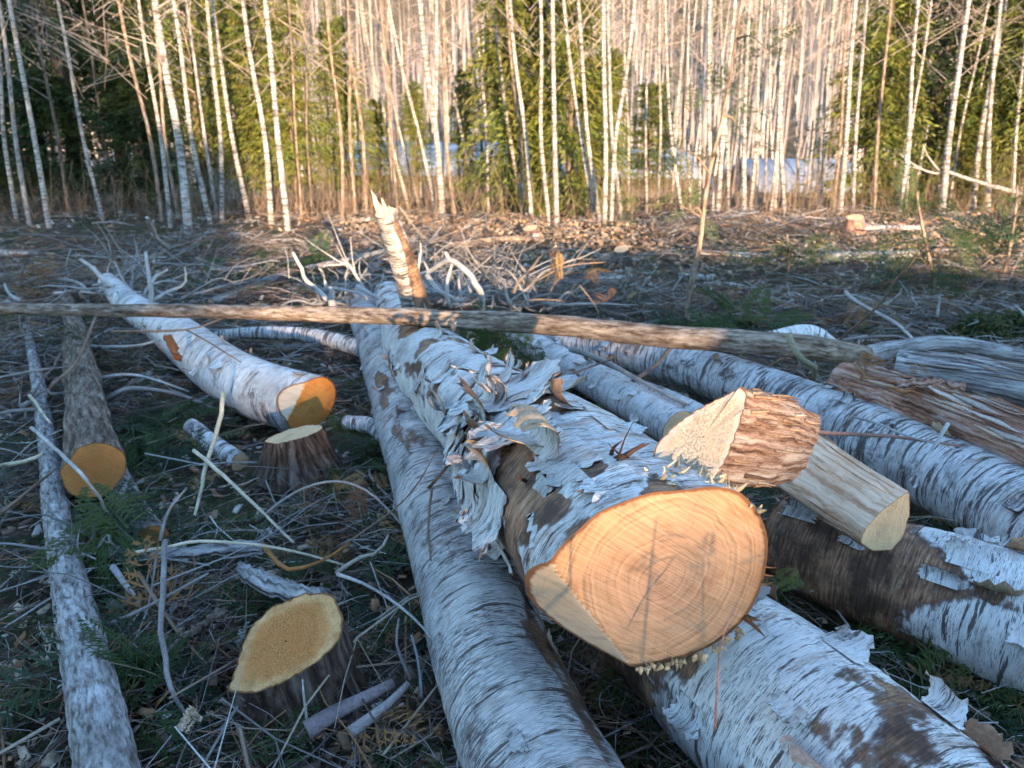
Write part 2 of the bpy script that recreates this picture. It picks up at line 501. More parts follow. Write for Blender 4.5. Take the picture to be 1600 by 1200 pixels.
# ------------------------------------------------------------------ logs
class Log:
    """a stem along a path; straight coordinates (x right, y up, s along) map to world"""

    def __init__(L, pts, radii, lobes=0.03, seed=0, squash=1.0, jag=0.0):
        P = np.asarray(pts, float)
        n = 160
        Q = spline(np.hstack([P, np.asarray(radii, float)[:, None]]), n)
        L.C, L.R = Q[:, :3], Q[:, 3]
        d = np.linalg.norm(np.diff(L.C, axis=0), axis=1)
        L.S = np.concatenate([[0], np.cumsum(d)])
        L.len = L.S[-1]
        T = np.gradient(L.C, L.S, axis=0)
        L.T = T / np.linalg.norm(T, axis=1)[:, None]
        ref = np.array([0, 0, 1.0]) if abs(L.T[:, 2]).mean() < 0.75 else np.array([0, -1.0, 0])
        N = np.cross(L.T, ref)
        L.N = N / np.linalg.norm(N, axis=1)[:, None]
        L.B = np.cross(L.N, L.T)
        L.lobes, L.seed, L.squash = lobes, seed, squash

    def _i(L, A, s):
        return np.stack([np.interp(s, L.S, A[:, k]) for k in range(3)], -1)

    def map(L, x, y, s):
        x, y, s = np.broadcast_arrays(x, y, s)
        c, nn, b, t = L._i(L.C, s), L._i(L.N, s), L._i(L.B, s), L._i(L.T, s)
        ex = np.where(s < 0, s, np.where(s > L.len, s - L.len, 0))
        return c + nn * x[..., None] + b * y[..., None] + t * ex[..., None]

    def rad(L, th, s):
        r = np.interp(s, L.S, L.R)
        P = np.stack([np.cos(th) * 1.3, np.sin(th) * 1.3, s * 2.2 + L.seed * 7.7], -1)
        k = 1 + L.lobes * 2 * fbm(P, 3)
        q = L.squash if np.isscalar(L.squash) else np.interp(s, [0.0, 0.9], L.squash)
        sq = np.sqrt(np.cos(th) ** 2 + (q * np.sin(th)) ** 2)
        return r * k * sq

    def surf(L, th, s, lift=0.0):
        r = L.rad(th, s) + lift
        return L.map(r * np.cos(th), r * np.sin(th), s)


def make_log(name, label, cat, pts, radii, bark, near=None, far=None, nseg=40, step=0.03, lobes=0.03, seed=0, squash=1.0,
             cap=None, cap_mat_fn=None, zone=None, rough=0.002, group=None, root=None):
    """returns (root Empty, Log). near / far = materials of the cut faces"""
    L = Log(pts, radii, lobes, seed, squash)
    if root is None:
        root = empty(name, (pts[0][0], pts[0][1], max(0.0, pts[0][2] - radii[0])))
        tag(root, label, cat, group)
    th = np.linspace(0, 2 * math.pi, nseg, endpoint=False)
    ns = max(6, int(L.len / step))
    capf = cap or (lambda x, y: 0 * x)
    r0 = L.rad(th, 0 * th)
    s0 = capf(r0 * np.cos(th), r0 * np.sin(th))
    t = np.linspace(0, 1, ns)[:, None]
    S = s0[None, :] + (L.len - s0[None, :]) * t
    TH = np.broadcast_to(th[None, :], S.shape)
    Rr = L.rad(TH, S)
    zn = np.zeros_like(S)
    if zone is not None:
        zn = zone(TH, S)
        Rr = Rr - 0.004 * smoothstep(0.45, 0.55, zn)
    rest = np.stack([np.interp(S, L.S, L.R) * np.cos(TH), np.interp(S, L.S, L.R) * np.sin(TH), S + seed * 3.7], -1)
    if rough:
        q = fbm(np.stack([rest[..., 0] * 25, rest[..., 1] * 25, rest[..., 2] * 60], -1), 2) if rough < 0.008 else fbm(np.stack([rest[..., 0] * 70, rest[..., 1] * 70, rest[..., 2] * 5], -1), 3)
        fade = np.minimum(1, t * ns / 1.5)
        Rr = Rr + rough * q * fade
    V = L.map(Rr * np.cos(TH), Rr * np.sin(TH), S).reshape(-1, 3)
    me = new_mesh('bark', V, grid_faces(ns, nseg, True)[:, ::-1], {'rest': rest.reshape(-1, 3), 'zone': zn.ravel()})
    obj('bark', me, bark, root)
    for which, mat in (('near', near), ('far', far)):
        if mat is None: continue
        nr = 40 if (cap and which == 'near') else 9
        k = np.concatenate([np.linspace(0, 0.93, nr - 1), [0.965, 1.0]])[:, None]
        if which == 'near':
            rr = k * r0[None, :]
        else:
            rr = k * Rr[-1][None, :]
        X, Y = rr * np.cos(th), rr * np.sin(th)
        Sc = capf(X, Y) if which == 'near' else np.full_like(X, L.len)
        if which == 'near': Sc[-1] = s0
        V = L.map(X, Y, Sc).reshape(-1, 3)
        fc = grid_faces(nr + 1, nseg, True)
        if which == 'far': fc = fc[:, ::-1]
        mats, mi = [mat], None
        if which == 'near' and cap_mat_fn is not None:
            cx, cy = X.reshape(-1)[fc].mean(1), Y.reshape(-1)[fc].mean(1)
            mi = cap_mat_fn(cx, cy)
            mats = [mat, M['end_scarf']]
        me = new_mesh('cut_face', V, fc, {'rest': np.stack([X, Y, np.broadcast_to(k, X.shape)], -1).reshape(-1, 3)}, smooth=False, mat_idx=mi)
        obj('cut_face', me, mats, root)
    return root, L


INNER = [(0.52, 0.33, 0.24), (0.60, 0.42, 0.34), (0.42, 0.23, 0.14), (0.58, 0.40, 0.26), (0.64, 0.50, 0.45), (0.34, 0.16, 0.09)]


def bark_curl(root, L, bark, th0, s0, ln, w, kappa, d=1, seed=0, lift=0.004, flat=0.25, skew=0.0, inner=None):
    """a sheet of bark peeling round the stem away from its surface"""
    r = np.random.default_rng(seed)
    nu, nv = 13, 9
    v = np.linspace(-0.5, 0.5, nv)
    rag = 1 - 0.35 * r.random(nv) * (0.5 + np.abs(v)) - 0.05 * np.abs(v)
    kv = kappa * (1 + 0.5 * (r.random() - 0.5) * v * 2 + 0.2 * r.standard_normal(nv) * 0.4)
    P = np.zeros((nu, nv, 3)); RS = np.zeros((nu, nv, 3)); NR = np.zeros((nu, nv, 3))
    wid = w * (1 - 0.22 * np.linspace(0, 1, nu) ** 1.6 * r.random()) * (1 + 0.10 * r.standard_normal(nu))
    for j in range(nv):
        l = ln * rag[j]
        R0 = float(L.rad(np.array(th0), np.array(s0 + v[j] * w))) + lift
        x, y, a = R0 * math.cos(th0), R0 * math.sin(th0), 0.0
        du = l / (nu - 1)
        phi = 0.0
        for i in range(nu):
            u = i / (nu - 1)
            th = th0 + d * (u * l / R0 if u < flat else flat * l / R0)
            s = s0 + v[j] * wid[i] + skew * u * l
            P[i, j] = (x, y, s)
            hd = th + d * (math.pi / 2 - phi)
            # heading: tangent turned outwards by phi
            tx, ty = -math.sin(th) * d, math.cos(th) * d
            nx, ny = math.cos(th), math.sin(th)
            hx, hy = math.cos(phi) * tx + math.sin(phi) * nx, math.cos(phi) * ty + math.sin(phi) * ny
            NR[i, j] = (math.cos(phi) * nx - math.sin(phi) * tx, math.cos(phi) * ny - math.sin(phi) * ty, 0)
            x, y = x + hx * du, y + hy * du
            if u >= flat: phi += kv[j] * du
            RS[i, j] = (R0 * math.cos(th0 + d * u * l / R0), R0 * math.sin(th0 + d * u * l / R0), s)
    P += 0.006 * np.stack([fbm(P * 22 + seed, 2), fbm(P * 22 + seed + 40, 2), fbm(P * 22 + seed + 80, 2)], -1) * np.linspace(0, 1, nu)[:, None, None]
    top = L.map(P[..., 0], P[..., 1], P[..., 2])
    Pb = P - NR * 0.0012
    bot = L.map(Pb[..., 0], Pb[..., 1], Pb[..., 2])
    V = np.concatenate([top.reshape(-1, 3), bot.reshape(-1, 3)])
    f = grid_faces(nu, nv)
    n = nu * nv
    F = np.concatenate([f if d < 0 else f[:, ::-1], (f[:, ::-1] if d < 0 else f) + n])
    mi = np.concatenate([np.zeros(len(f)), np.ones(len(f))])
    c = np.array(inner if inner else INNER[r.integers(len(INNER))]) * (0.8 + 0.4 * r.random())
    cc = np.broadcast_to(c, (2 * n, 3)) * (0.85 + 0.3 * np.random.default_rng(seed + 1).random((2 * n, 1)))
    me = new_mesh('bark_curl', V, F, {'rest': np.tile(RS.reshape(-1, 3), (2, 1)), 'zone': np.zeros(2 * n), 'col': cc}, mat_idx=mi)
    return obj('bark_curl', me, [bark, M['peel_in']], root)


def stick_mesh(name, pts, radii, col, nseg=7, seed=0, knots=0.12, n=None, taper_end=True):
    P = np.asarray(pts, float)
    ln = np.linalg.norm(np.diff(P, axis=0), axis=1).sum()
    n = n or int(np.clip(ln / 0.04, 6, 60))
    L = Log(P, radii, knots, seed)
    th = np.linspace(0, 2 * math.pi, nseg, endpoint=False)
    S = np.broadcast_to(np.linspace(0, L.len, n)[:, None], (n, nseg))
    TH = np.broadcast_to(th[None], S.shape)
    Rr = L.rad(TH, S * 3)
    Rr = np.interp(S, L.S, L.R) * (Rr / np.maximum(1e-6, np.interp(S * 3, L.S, L.R)))
    wob = np.minimum(0.012, L.R.mean()) * 1.6 * fbm(np.stack([S * 9, S * 0 + seed * 3.1, S * 0], -1), 3)
    V = L.map(Rr * np.cos(TH) + wob, Rr * np.sin(TH) + wob * 0.6, S).reshape(-1, 3)
    V = np.vstack([V, L.map(np.array([0.]), np.array([0.]), np.array([0.])), L.map(np.array([0.]), np.array([0.]), np.array([L.len]))])
    F = grid_faces(n, nseg, True)[:, ::-1]
    a = len(V) - 2
    j = np.arange(nseg)
    T1 = np.stack([np.full(nseg, a), j, (j + 1) % nseg], -1)
    T2 = np.stack([np.full(nseg, a + 1), (n - 1) * nseg + (j + 1) % nseg, (n - 1) * nseg + j], -1)
    c = np.broadcast_to(np.array(col, float), (len(V), 3)).copy()
    pn = fbm(V * 30 + seed, 3)
    c *= (1 + 0.6 * pn)[:, None]
    rest = np.vstack([np.stack([L.R.mean() * np.cos(TH), L.R.mean() * np.sin(TH), S + seed], -1).reshape(-1, 3), [[0, 0, seed], [0, 0, seed]]])
    return V, [F, T1, T2], c, rest


def px_path(p):
    return [at_z(*q) if len(q) == 3 else at_y(q[0], q[1], q[2]) for q in p]


def join_parts(parts):
    V, C, R, F3, F4, o = [], [], [], [], [], 0
    for v, fs, c, r in parts:
        for f in fs:
            (F4 if f.shape[1] == 4 else F3).append(f + o)
        V.append(v); C.append(c); R.append(r); o += len(v)
    fs = []
    if F4: fs.append(np.vstack(F4))
    if F3: fs.append(np.vstack(F3))
    return np.vstack(V), fs, np.vstack(C), np.vstack(R)


# ---- big peeling birch log in front
P0 = at_z(1034, 905, 0.65)
main_pts = [P0, at_z(905, 775, 0.575), at_z(770, 655, 0.43), at_z(665, 562, 0.31), at_z(632, 505, 0.22), at_z(606, 462, 0.15)]
main_rad = [0.248, 0.236, 0.212, 0.195, 0.165, 0.12]


def main_cap(x, y):
    s1 = 0.06 * x - 0.10 * y + 0.004 * fbm(np.stack([x * 9, y * 9, 0 * x], -1), 2)
    q = -0.80 * x - 0.60 * y
    s2 = (q - 0.150) * 1.9
    return np.maximum(s1, s2)


def main_cap_mat(x, y):
    s1 = 0.06 * x - 0.10 * y
    q = -0.80 * x - 0.60 * y
    return ((q - 0.150) * 1.9 > s1).astype(int)


def main_zone(th, s):
    P = np.stack([np.cos(th) * 1.2, np.sin(th) * 1.2, s * 3], -1)
    n = fbm(P * 1.7 + 4, 4)
    # left flank near the butt is stripped, and a patch around the loose sheets
    a = np.cos(th - math.radians(185))
    z = 0.30 + 0.85 * n + 0.34 * smoothstep(0.45, 0.9, a) * smoothstep(0.62, 0.42, s)
    z = z + 0.35 * np.exp(-((s - 0.85) / 0.28) ** 2) * smoothstep(-0.2, 0.6, np.cos(th - math.radians(150)))
    z = z + 0.2 * smoothstep(0.06, 0.0, s - main_cap(0.22 * np.cos(th), 0.22 * np.sin(th))) * smoothstep(-0.2, 0.5, np.cos(th - math.radians(70)))
    return z


main_root, ML = make_log('birch_log', 'thick peeling birch log on top of the pile, big fresh cut end facing front', 'log',
                         main_pts, main_rad, M['birch_main'], M['end_main'], M['end_pale'], nseg=144, step=0.011, lobes=0.035, seed=1,
                         squash=(0.76, 0.98), cap=main_cap, cap_mat_fn=main_cap_mat, zone=main_zone, rough=0.003)
r_ = np.random.default_rng(21)
for i in range(34):
    # loose sheets crowd the left and top about a metre behind the cut
    s = float(np.clip(r_.normal(0.85, 0.27), 0.28, 1.7))
    th = math.radians(r_.uniform(70, 215))
    big = r_.random() < 0.45
    bark_curl(main_root, ML, M['birch_main'], th, s, r_.uniform(0.10, 0.22) if big else r_.uniform(0.04, 0.10),
              r_.uniform(0.08, 0.2) if big else r_.uniform(0.03, 0.08), r_.uniform(6, 26), 1 if r_.random() < 0.6 else -1, 100 + i, 0.004, r_.uniform(0.05, 0.35), r_.uniform(-0.4, 0.4))
for i in range(26):
    s = float(r_.uniform(1.2, 3.2))
    bark_curl(main_root, ML, M['birch_main'], math.radians(r_.uniform(20, 190)), s, r_.uniform(0.04, 0.12), r_.uniform(0.03, 0.10), r_.uniform(8, 40),
              1 if r_.random() < 0.5 else -1, 200 + i, 0.003, r_.uniform(0.05, 0.3), r_.uniform(-0.4, 0.4))
for i, (thd, s, ln, w, k, d) in enumerate([(120, 0.16, 0.20, 0.16, 3.0, 1), (104, 0.30, 0.15, 0.20, 4.0, 1), (60, 0.20, 0.16, 0.14, 5.0, -1), (95, 0.10, 0.14, 0.10, 7.0, 1),
                                           (138, 0.24, 0.10, 0.10, 8.0, 1), (80, 0.45, 0.12, 0.12, 12, -1), (40, 0.35, 0.14, 0.16, 9, -1), (200, 0.62, 0.16, 0.12, 6, 1), (230, 0.60, 0.15, 0.08, 4, 1)]):
    bark_curl(main_root, ML, M['birch_main'], math.radians(thd), s, ln, w, k, d, 300 + i, 0.005, 0.4, -0.3)


for i in range(16):
    bark_curl(main_root, ML, M['birch_main'], math.radians(r_.uniform(75, 200)), r_.uniform(0.45, 1.35), r_.uniform(0.16, 0.27), r_.uniform(0.14, 0.26), r_.uniform(4, 11),
              1 if r_.random() < 0.7 else -1, 400 + i, 0.006, r_.uniform(0.2, 0.5), r_.uniform(-0.3, 0.3))


def splinters(root, L, pos, n, ln, seed, col=(0.62, 0.47, 0.30), name='splinter'):
    """torn fibres standing at a place on a log: pos = (theta, s) ranges"""
    r = np.random.default_rng(seed)
    for k in range(n):
        th = math.radians(r.uniform(*pos[0])); s = r.uniform(*pos[1])
        a = L.surf(np.array(th), np.array(s), -0.004)
        nrm = L.surf(np.array(th), np.array(s), 0.1) - L.surf(np.array(th), np.array(s), 0)
        nrm = nrm / np.linalg.norm(nrm)
        t = L._i(L.T, np.array(s))
        dirn = nrm * r.uniform(0.1, 0.7) + t * r.uniform(-1.0, 0.8) + r.normal(0, 0.4, 3)
        dirn /= np.linalg.norm(dirn)
        l = ln * r.uniform(0.4, 1.2)
        w = r.uniform(0.0025, 0.008)
        v, f, c, rs = stick_mesh('splinter', [a, a + dirn * l * 0.5 + r.normal(0, l * 0.06, 3), a + dirn * l], [w, w * 0.7, w * 0.15], np.array(col) * r.uniform(0.5, 1.2), 4, k, 0.3, 5)
        obj(name, new_mesh(name, v, f, {'col': c, 'rest': rs}), M['debris'], root)


splinters(main_root, ML, ((55, 85), (0.02, 0.12)), 22, 0.03, 5, (0.66, 0.52, 0.34))
splinters(main_root, ML, ((20, 60), (0.0, 0.14)), 60, 0.028, 6, (0.66, 0.50, 0.30))
splinters(main_root, ML, ((250, 325), (0.0, 0.012)), 46, 0.017, 7, (0.66, 0.46, 0.26))
splinters(main_root, ML, ((325, 355), (0.02, 0.12)), 20, 0.06, 8, (0.34, 0.14, 0.06))
splinters(main_root, ML, ((85, 100), (0.16, 0.22)), 7, 0.09, 9, (0.10, 0.05, 0.035))
splinters(main_root, ML, ((100, 150), (0.25, 0.6)), 8, 0.05, 10, (0.16, 0.07, 0.04))

# ---- the other logs
def log_px(name, label, pth, radii, bark, near=None, far=None, curls=0, curlsc=1.0, **kw):
    pts = [at_z(*q) for q in pth]
    root, L = make_log(name, label, 'log', pts, radii, bark, near, far, **kw)
    r = np.random.default_rng(kw.get('seed', 0) + 900)
    for i in range(curls):
        bark_curl(root, L, bark, math.radians(r.uniform(15, 175)), r.uniform(0.05, L.len * 0.97), r.uniform(0.03, 0.09) * curlsc, r.uniform(0.03, 0.09) * curlsc,
                  r.uniform(10, 45), 1 if r.random() < 0.5 else -1, kw.get('seed', 0) * 50 + i, 0.003, r.uniform(0.05, 0.3), r.uniform(-0.4, 0.4))
    return root, L


def patch_zone(c0, amt=0.7, f=1.6, seed=0.0):
    return lambda th, s: c0 + amt * fbm(np.stack([np.cos(th) * 1.1, np.sin(th) * 1.1, s * f + seed], -1) * 1.5, 4)


log_px('birch_log', 'long birch log with dense dark dashes lying left of the peeling log', [(1010, 1560, 0.15), (800, 1100, 0.15), (715, 865, 0.15), (648, 690, 0.15), (592, 540, 0.14), (560, 470, 0.13)],
       [0.158, 0.158, 0.155, 0.15, 0.135, 0.11], M['birch_dense'], M['end_pale'], None, curls=26, nseg=96, step=0.012, seed=2, lobes=0.03, zone=patch_zone(0.26, 0.75))
ur, UL = log_px('birch_log', 'birch log under the big cut end, running out at the bottom edge', [(1040, 965, 0.20), (1130, 1040, 0.21), (1290, 1180, 0.22), (1560, 1440, 0.22)],
       [0.205, 0.21, 0.215, 0.21], M['birch_clean'], M['end_brown'], None, curls=14, curlsc=1.3, nseg=110, step=0.010, seed=3, lobes=0.03,
       zone=lambda th, s: 0.30 + 0.75 * fbm(np.stack([np.cos(th), np.sin(th), s * 2], -1) * 2.2, 4) + 0.7 * smoothstep(0.28, 0.05, s))
splinters(ur, UL, ((90, 250), (0.0, 0.08)), 30, 0.10, 31, (0.34, 0.22, 0.13))
log_px('birch_log', 'smooth birch log with brown scorched end below the split piece at right edge', [(1215, 838, 0.20), (1330, 880, 0.20), (1480, 935, 0.20), (1700, 1010, 0.20)],
       [0.14, 0.165, 0.18, 0.185], M['birch_clean'], M['end_brown'], None, curls=18, curlsc=1.4, nseg=100, step=0.011, seed=4, lobes=0.03,
       zone=lambda th, s: 0.20 + 0.7 * fbm(np.stack([np.cos(th), np.sin(th), s * 2.5], -1) * 1.5, 4) + 0.6 * smoothstep(0.55, 0.25, s))
log_px('birch_log', 'long slightly bowed birch log with dark rings running to the right edge', [(1720, 895, 0.20), (1600, 812, 0.20), (1480, 745, 0.21), (1330, 673, 0.21), (1200, 618, 0.21), (1090, 578, 0.21), (990, 552, 0.20), (870, 530, 0.17), (790, 512, 0.14)],
       [0.155, 0.155, 0.15, 0.145, 0.135, 0.12, 0.105, 0.08, 0.06], M['birch_ringed'], M['end_pale'], None, curls=34, nseg=80, step=0.014, seed=5, lobes=0.03, zone=patch_zone(0.08, 0.6, 1.6, 3))
log_px('birch_log', 'clean white birch log behind the peeling log, its pale cut end near the wedge', [(1062, 672, 0.16), (985, 628, 0.16), (905, 583, 0.15), (835, 540, 0.14), (780, 500, 0.12)],
       [0.093, 0.092, 0.088, 0.082, 0.06], M['birch_clean'], M['end_pale'], None, curls=16, nseg=56, step=0.016, seed=6, lobes=0.03, zone=patch_zone(0.06, 0.6, 1.6, 5))
log_px('birch_log', 'thin white birch log squeezed beside the clean log, pale cut end', [(1098, 664, 0.13), (1030, 630, 0.13), (960, 603, 0.13), (895, 570, 0.12), (850, 540, 0.11)],
       [0.085, 0.083, 0.08, 0.075, 0.06], M['birch_clean'], M['end_pale'], None, curls=8, nseg=48, step=0.018, seed=7, lobes=0.03, zone=patch_zone(0.08, 0.6, 1.6, 8))
log_px('birch_log', 'shadowed birch log half buried just right of the peeling log', [(905, 690, 0.10), (840, 640, 0.11), (760, 585, 0.11), (705, 545, 0.10)],
       [0.10, 0.10, 0.095, 0.08], M['birch_dense'], M['end_pale'], None, curls=8, nseg=48, step=0.018, seed=8, lobes=0.03, zone=patch_zone(0.12, 0.6, 1.6, 2))


def orange_cap(x, y):
    s1 = -0.25 * y - 0.05 * x
    s2 = ((0.35 * y - 0.9 * x) - 0.105) * 2.2
    return np.maximum(s1, s2)


log_px('birch_log', 'birch log at left with bright orange cut end behind the small stump', [(487, 634, 0.185), (400, 608, 0.185), (325, 563, 0.18), (265, 515, 0.17), (205, 478, 0.17), (168, 440, 0.24)],
       [0.150, 0.150, 0.145, 0.13, 0.10, 0.07], M['birch_clean'], M['end_orange'], M['end_pale'], curls=22, nseg=80, step=0.014, seed=9, lobes=0.03, zone=patch_zone(0.10, 0.6, 1.6, 1),
       cap=orange_cap, cap_mat_fn=lambda x, y: (((0.35 * y - 0.9 * x) - 0.105) * 2.2 > -0.25 * y - 0.05 * x).astype(int))
log_px('conifer_log', 'short brown-barked conifer log with lobed brown cut end at left', [(147, 735, 0.22), (143, 690, 0.22), (130, 600, 0.20), (117, 520, 0.12), (105, 468, 0.05)],
       [0.108, 0.10, 0.085, 0.068, 0.045], M['bark_brown'], M['end_brown'], None, nseg=56, step=0.02, seed=10, lobes=0.14, rough=0.006)
log_px('grey_pole', 'long slim grey pole log running down the left edge', [(205, 1440, 0.10), (150, 1110, 0.10), (112, 930, 0.10), (88, 800, 0.11), (74, 690, 0.12), (55, 575, 0.13), (40, 510, 0.06)],
       [0.066, 0.062, 0.054, 0.045, 0.038, 0.03, 0.022], M['bark_grey'], M['end_brown'], M['end_brown'], nseg=40, step=0.015, seed=11, lobes=0.05, rough=0.005)
log_px('grey_log', 'half hidden grey log in the slash behind the long slim pole', [(238, 845, 0.06), (190, 770, 0.07), (160, 700, 0.07)],
       [0.06, 0.06, 0.055], M['bark_grey'], M['end_brown'], M['end_brown'], nseg=28, step=0.03, seed=12, lobes=0.08, rough=0.006)
log_px('cross_pole', 'long brown pole lying across the pile from the left edge', [(-260, 478, 0.42), (0, 482, 0.44), (300, 487, 0.48), (520, 491, 0.52), (660, 496, 0.56), (830, 505, 0.54), (1000, 521, 0.49), (1150, 533, 0.44), (1260, 543, 0.39), (1350, 556, 0.30)],
       [0.030, 0.034, 0.037, 0.041, 0.045, 0.051, 0.056, 0.060, 0.060, 0.055], M['bark_pole'], M['end_brown'], M['end_brown'], nseg=28, step=0.02, seed=13, lobes=0.10, rough=0.009)
log_px('cedar_log', 'red stringy-barked cedar slab lying at the right edge', [(1318, 592, 0.36), (1420, 625, 0.36), (1530, 668, 0.36), (1720, 745, 0.36)],
       [0.115, 0.13, 0.145, 0.15], M['bark_cedar'], M['end_split'], None, nseg=72, step=0.014, seed=14, lobes=0.20, rough=0.014, squash=0.75)
log_px('cedar_log', 'silvery weathered cedar log behind the red cedar slab', [(1400, 572, 0.22), (1520, 590, 0.22), (1720, 625, 0.22)],
       [0.085, 0.095, 0.10], M['bark_silver'], M['end_brown'], None, nseg=56, step=0.02, seed=15, lobes=0.12, rough=0.010)
log_px('bent_log', 'smooth bent grey log arching behind the cedar at right', [(1345, 556, 0.14), (1400, 545, 0.16), (1470, 537, 0.20), (1540, 545, 0.18), (1680, 572, 0.14)],
       [0.055, 0.052, 0.05, 0.045, 0.035], M['bark_silver'], M['end_brown'], None, nseg=28, step=0.03, seed=16, lobes=0.05)
log_px('bent_log', 'bent birch limb humped over the end of the cross pole', [(1330, 572, 0.20), (1300, 545, 0.34), (1262, 522, 0.42), (1200, 530, 0.40)],
       [0.045, 0.05, 0.05, 0.04], M['birch_clean'], M['end_brown'], M['end_brown'], nseg=28, step=0.03, seed=17, lobes=0.06)
log_px('birch_limb', 'grey birch limb lying low left of the long dashed log', [(375, 722, 0.05), (335, 695, 0.08), (297, 664, 0.14)],
       [0.045, 0.042, 0.036], M['birch_ringed'], M['end_pale'], M['end_pale'], nseg=24, step=0.03, seed=18, lobes=0.06)
log_px('birch_limb', 'dark bent birch limb between the orange end and the long dashed log', [(540, 660, 0.10), (585, 668, 0.10), (608, 700, 0.07)],
       [0.035, 0.038, 0.03], M['birch_ringed'], M['end_pale'], M['end_pale'], nseg=24, step=0.03, seed=19, lobes=0.06)
log_px('birch_limb', 'long pale birch limb lying behind the orange-ended log, below the pole', [(610, 560, 0.10), (500, 527, 0.12), (400, 520, 0.12), (330, 525, 0.10)],
       [0.055, 0.05, 0.04, 0.03], M['birch_ringed'], M['end_pale'], M['end_pale'], nseg=28, step=0.03, seed=20, lobes=0.06)

def shreds(root, L, n, seed, th_rng, cols, ln=(0.08, 0.35)):
    r = np.random.default_rng(seed)
    for k in range(n):
        th, s0, l = math.radians(r.uniform(*th_rng)), r.uniform(0.0, L.len * 0.75), r.uniform(*ln)
        m_ = 7
        s = s0 + np.linspace(0, l, m_)
        w = r.uniform(0.003, 0.011)
        tt = th + np.cumsum(r.normal(0, 0.02, m_))
        lift = 0.006 + r.random() * 0.03 * np.linspace(0, 1, m_) ** 2 * (1 if r.random() < 0.6 else 0.1)
        if r.random() < 0.5: lift = lift[::-1]
        rows = [L.surf(tt + o * w / 0.12, s, lift + dz) for o, dz in ((-1, 0), (0, 0.003), (1, 0), (0, -0.003))]
        V = np.stack(rows, 1)
        taper = np.sin(np.linspace(0.25, math.pi - 0.2, m_))[:, None, None]
        c_ = V.mean(1, keepdims=True)
        V = (c_ + (V - c_) * taper).reshape(-1, 3)
        col = np.array(cols[r.integers(len(cols))]) * r.uniform(0.7, 1.2)
        me = new_mesh('bark_shred', V, grid_faces(m_, 4, True), {'col': np.tile(col, (len(V), 1)), 'rest': V}, smooth=False)
        obj('bark_shred', me, M['debris'], root)


for o_ in [x for x in COL.objects if x.get('category') == 'log' and x.name.startswith('cedar_log')]:
    red = 'red' in o_['label'].split()[0]
    pth = [at_z(*q) for q in ([(1318, 592, 0.36), (1420, 625, 0.36), (1530, 668, 0.36), (1720, 745, 0.36)] if red else [(1400, 572, 0.22), (1520, 590, 0.22), (1720, 625, 0.22)])]
    shreds(o_, Log(pth, [0.115, 0.13, 0.145, 0.15] if red else [0.085, 0.095, 0.10], 0.20 if red else 0.12, 14 if red else 15, 0.75 if red else 1.0), 110 if red else 70, 3, (20, 200),
           [(0.58, 0.24, 0.10), (0.50, 0.20, 0.12), (0.62, 0.42, 0.30), (0.66, 0.52, 0.44), (0.30, 0.13, 0.08)] if red else [(0.5, 0.46, 0.45), (0.62, 0.56, 0.53), (0.35, 0.28, 0.25), (0.5, 0.36, 0.27)])

# far logs lying across the clearing
for lab, pth, rr, bk in [
    ('white birch log at the far left edge of the clearing', [(-60, 389, 0.10), (80, 396, 0.10)], (0.06, 0.05), 'birch_far'),
    ('long grey limb rising to the right across the far left clearing', [(330, 470, 0.06), (440, 428, 0.12), (520, 408, 0.2), (605, 388, 0.3)], (0.05, 0.05, 0.04, 0.03), 'bark_grey'),
    ('birch log lying mid clearing, its end near the small far stump', [(800, 453, 0.1), (890, 440, 0.1), (985, 431, 0.1)], (0.045, 0.05, 0.055), 'birch_far'),
    ('short birch log right of the dead cedar stem in the clearing', [(1060, 428, 0.08), (1118, 431, 0.08)], (0.04, 0.04), 'birch_far'),
    ('pale log lying behind the dead cedar stem', [(1090, 392, 0.1), (1200, 398, 0.1)], (0.05, 0.05), 'birch_far'),
    ('long grey log at right below the sunlit far stump', [(1290, 398, 0.1), (1432, 393, 0.1)], (0.06, 0.06), 'bark_grey'),
    ('pale log beside the sunlit far stump', [(1340, 354, 0.15), (1440, 354, 0.15)], (0.07, 0.06), 'birch_far'),
    ('sunlit log at the forest edge left of centre right', [(700, 380, 0.12), (790, 370, 0.16), (850, 372, 0.12)], (0.05, 0.05, 0.04), 'bark_pole'),
    ('thin bent birch limb on the clearing right of the dead cedar stem', [(1100, 440, 0.05), (1150, 442, 0.08), (1205, 462, 0.06)], (0.022, 0.025, 0.03), 'birch_far'),
    ('arched white limb in the clearing right of centre', [(1218, 465, 0.05), (1240, 457, 0.14), (1272, 478, 0.04)], (0.03, 0.032, 0.03), 'birch_far'),
    ('short grey log in the slash near the mossy hummocks', [(1350, 468, 0.06), (1395, 487, 0.06)], (0.035, 0.035), 'birch_far'),
    ('white limb lying before the mossy hummocks', [(1450, 512, 0.06), (1510, 518, 0.06)], (0.03, 0.03), 'birch_far'),
]:
    log_px('fallen_log', lab, [(a, b + 3, c * 0.55) for a, b, c in pth], [q * 0.72 for q in rr], M[bk], M['end_pale'], M['end_pale'], nseg=16, step=0.04, seed=len(lab), lobes=0.12, rough=0.007, zone=patch_zone(0.36, 0.7, 1.6, len(lab)))

